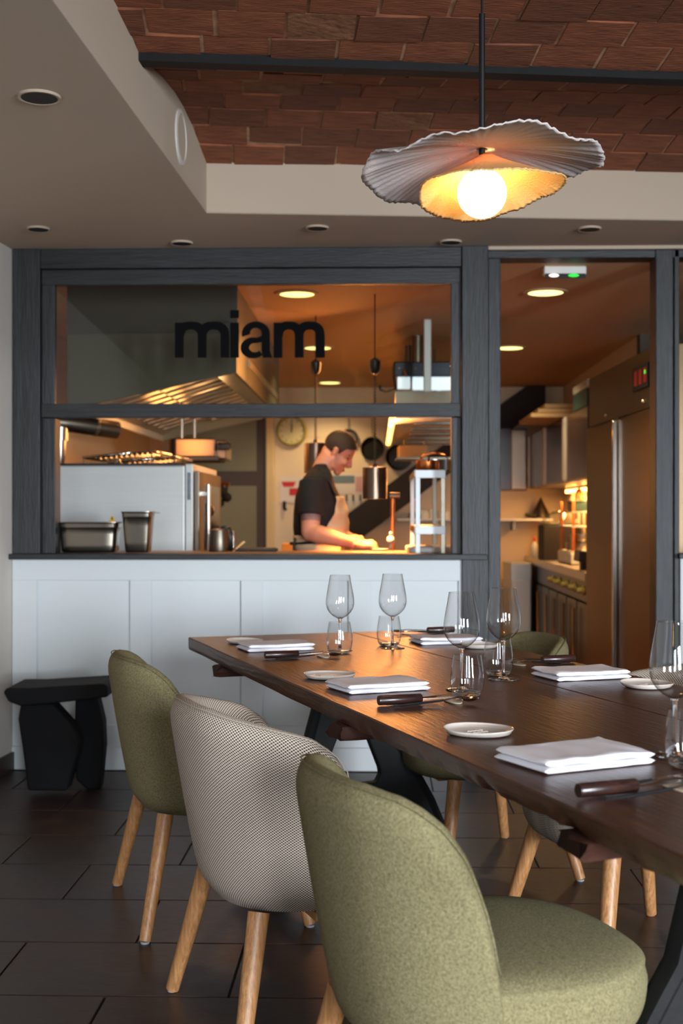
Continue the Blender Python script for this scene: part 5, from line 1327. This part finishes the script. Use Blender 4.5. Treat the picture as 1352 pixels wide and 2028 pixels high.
# apron: bib on the chest, skirt round the hips, strap and ties
def apr(py0, py1, a0, a1, grow, nm, n=18, m=14, edge=None):
    def fn(u, v):
        py = py0+(py1-py0)*v; k = [t_ for t_ in TS][::-1]; 
        for (A, B) in zip(k, k[1:]):
            if A[0] <= py <= B[0]+1e-6: f = (py-A[0])/(B[0]-A[0]); pb, pf, ry = A[1]+(B[1]-A[1])*f, A[2]+(B[2]-A[2])*f, A[3]+(B[3]-A[3])*f; break
        else: pb, pf, ry = k[-1][1:] 
        cx, cy, z, rx, ry = tsec(py, pb, pf, ry, 0, grow)
        aa0 = edge(v) if edge else a0; an = math.radians(aa0+(a1+(a0-aa0) if 0 else a1-aa0)*u)
        w_ = .004*math.sin(v*17+u*5)+.003*math.sin(u*13+v*6)
        return (cx+(rx+w_)*sgn_pow(math.cos(an), .9), cy+(ry+w_)*sgn_pow(math.sin(an), .9), z)
    o = MB().grid(fn, n, m).build(nm, M['apron'], cook, smooth=True); sd = o.modifiers.new('solid', 'SOLIDIFY'); sd.thickness = .004; return o
apr(984, 1062, 0, 46, .010, 'apron_bib', 24, 20, edge=lambda v: -46-44*v**1.2)
apr(1060, 1112, -150, 150, .016, 'apron_skirt', 40, 8)
# strap round the neck, waist tie
MB().tube([CP(662, 984, 6.99), CP(655, 962, 6.96), CP(645, 944, 6.97), CP(632, 930, 7.0), CP(628, 922, 7.12), CP(634, 922, 7.22)], .009, 8, .35).build('neck_strap', M['black'], cook, smooth=True)
pts = []
for i in range(41):
    a = math.radians(-175+i*350/40); cx, cy, z, rx, ry = tsec(1072, 583, 688, .158, 0, .021); pts.append((cx+rx*math.cos(a), cy+ry*math.sin(a), z+.012*math.cos(a)))
MB().tube(pts, .009, 6, 1.).build('waist_tie', M['black'], cook, smooth=True)
MB().tube([CP(584, 1066, 7.0), CP(582, 1080, 6.98), CP(581, 1110, 6.98)], .008, 6).build('tie_end', M['black'], cook, smooth=True)
# trousers, shoes
tr = MB(); hz_ = CP(640, 1108).z
loft(tr, [(-.015, 0, hz_+.02, .135, .165), (-.02, 0, hz_-.1, .14, .17), (-.02, 0, .80, .13, .16)])
for s in (-1, 1): tr.tube([(-.02, s*.085, .84), (-.02, s*.095, .65), (-.01, s*.10, .45), (-.02, s*.105, .10)], [.092, .088, .065, .055], 18)
fixn(tr.build('trousers', M['trouser'], cook)); remesh([c for c in cook.children if c.name.startswith('trousers')][0], .012, 3)
for s in (-1, 1): MB().ball((.03, s*.105, .045), (.14, .05, .045), 20, 12).build('shoe', M['black'], cook, smooth=True)

warm_fill_right = dup(lamp, cw(2.9, 2.4, 2.05), TH+1.2, 'added copy of the pendant lamp, out of view at right, to warm the ceiling')  # two unseen lamp copies, added for a warmer ceiling
warm_fill_back = dup(lamp, cw(-.9, -1.2, 2.05), TH+2.2, 'added copy of the pendant lamp, behind the camera, to warm the ceiling')
t = kthing('steel_wall_cabinet', 'glossy steel cabinet on the back wall beside the doorway post', 'cabinet', 1012, 975, KBACK-.2)
MB().box(KW(985, 0, KBACK-.2).x, KW(1043, 0, KBACK-.2).x, KBACK-.2, KBACK-.008, KW(0, 972, KBACK-.2).z, KW(0, 850, KBACK-.2).z).build('case', M['cab'], t, world=True, bevel=.006)
MB().box(KW(1012, 0, KBACK-.2).x, KW(1041, 0, KBACK-.2).x, KBACK-.212, KBACK-.2, KW(0, 970, KBACK-.2).z, KW(0, 853, KBACK-.2).z).build('door', M['lampsteel'], t, world=True, bevel=.006)
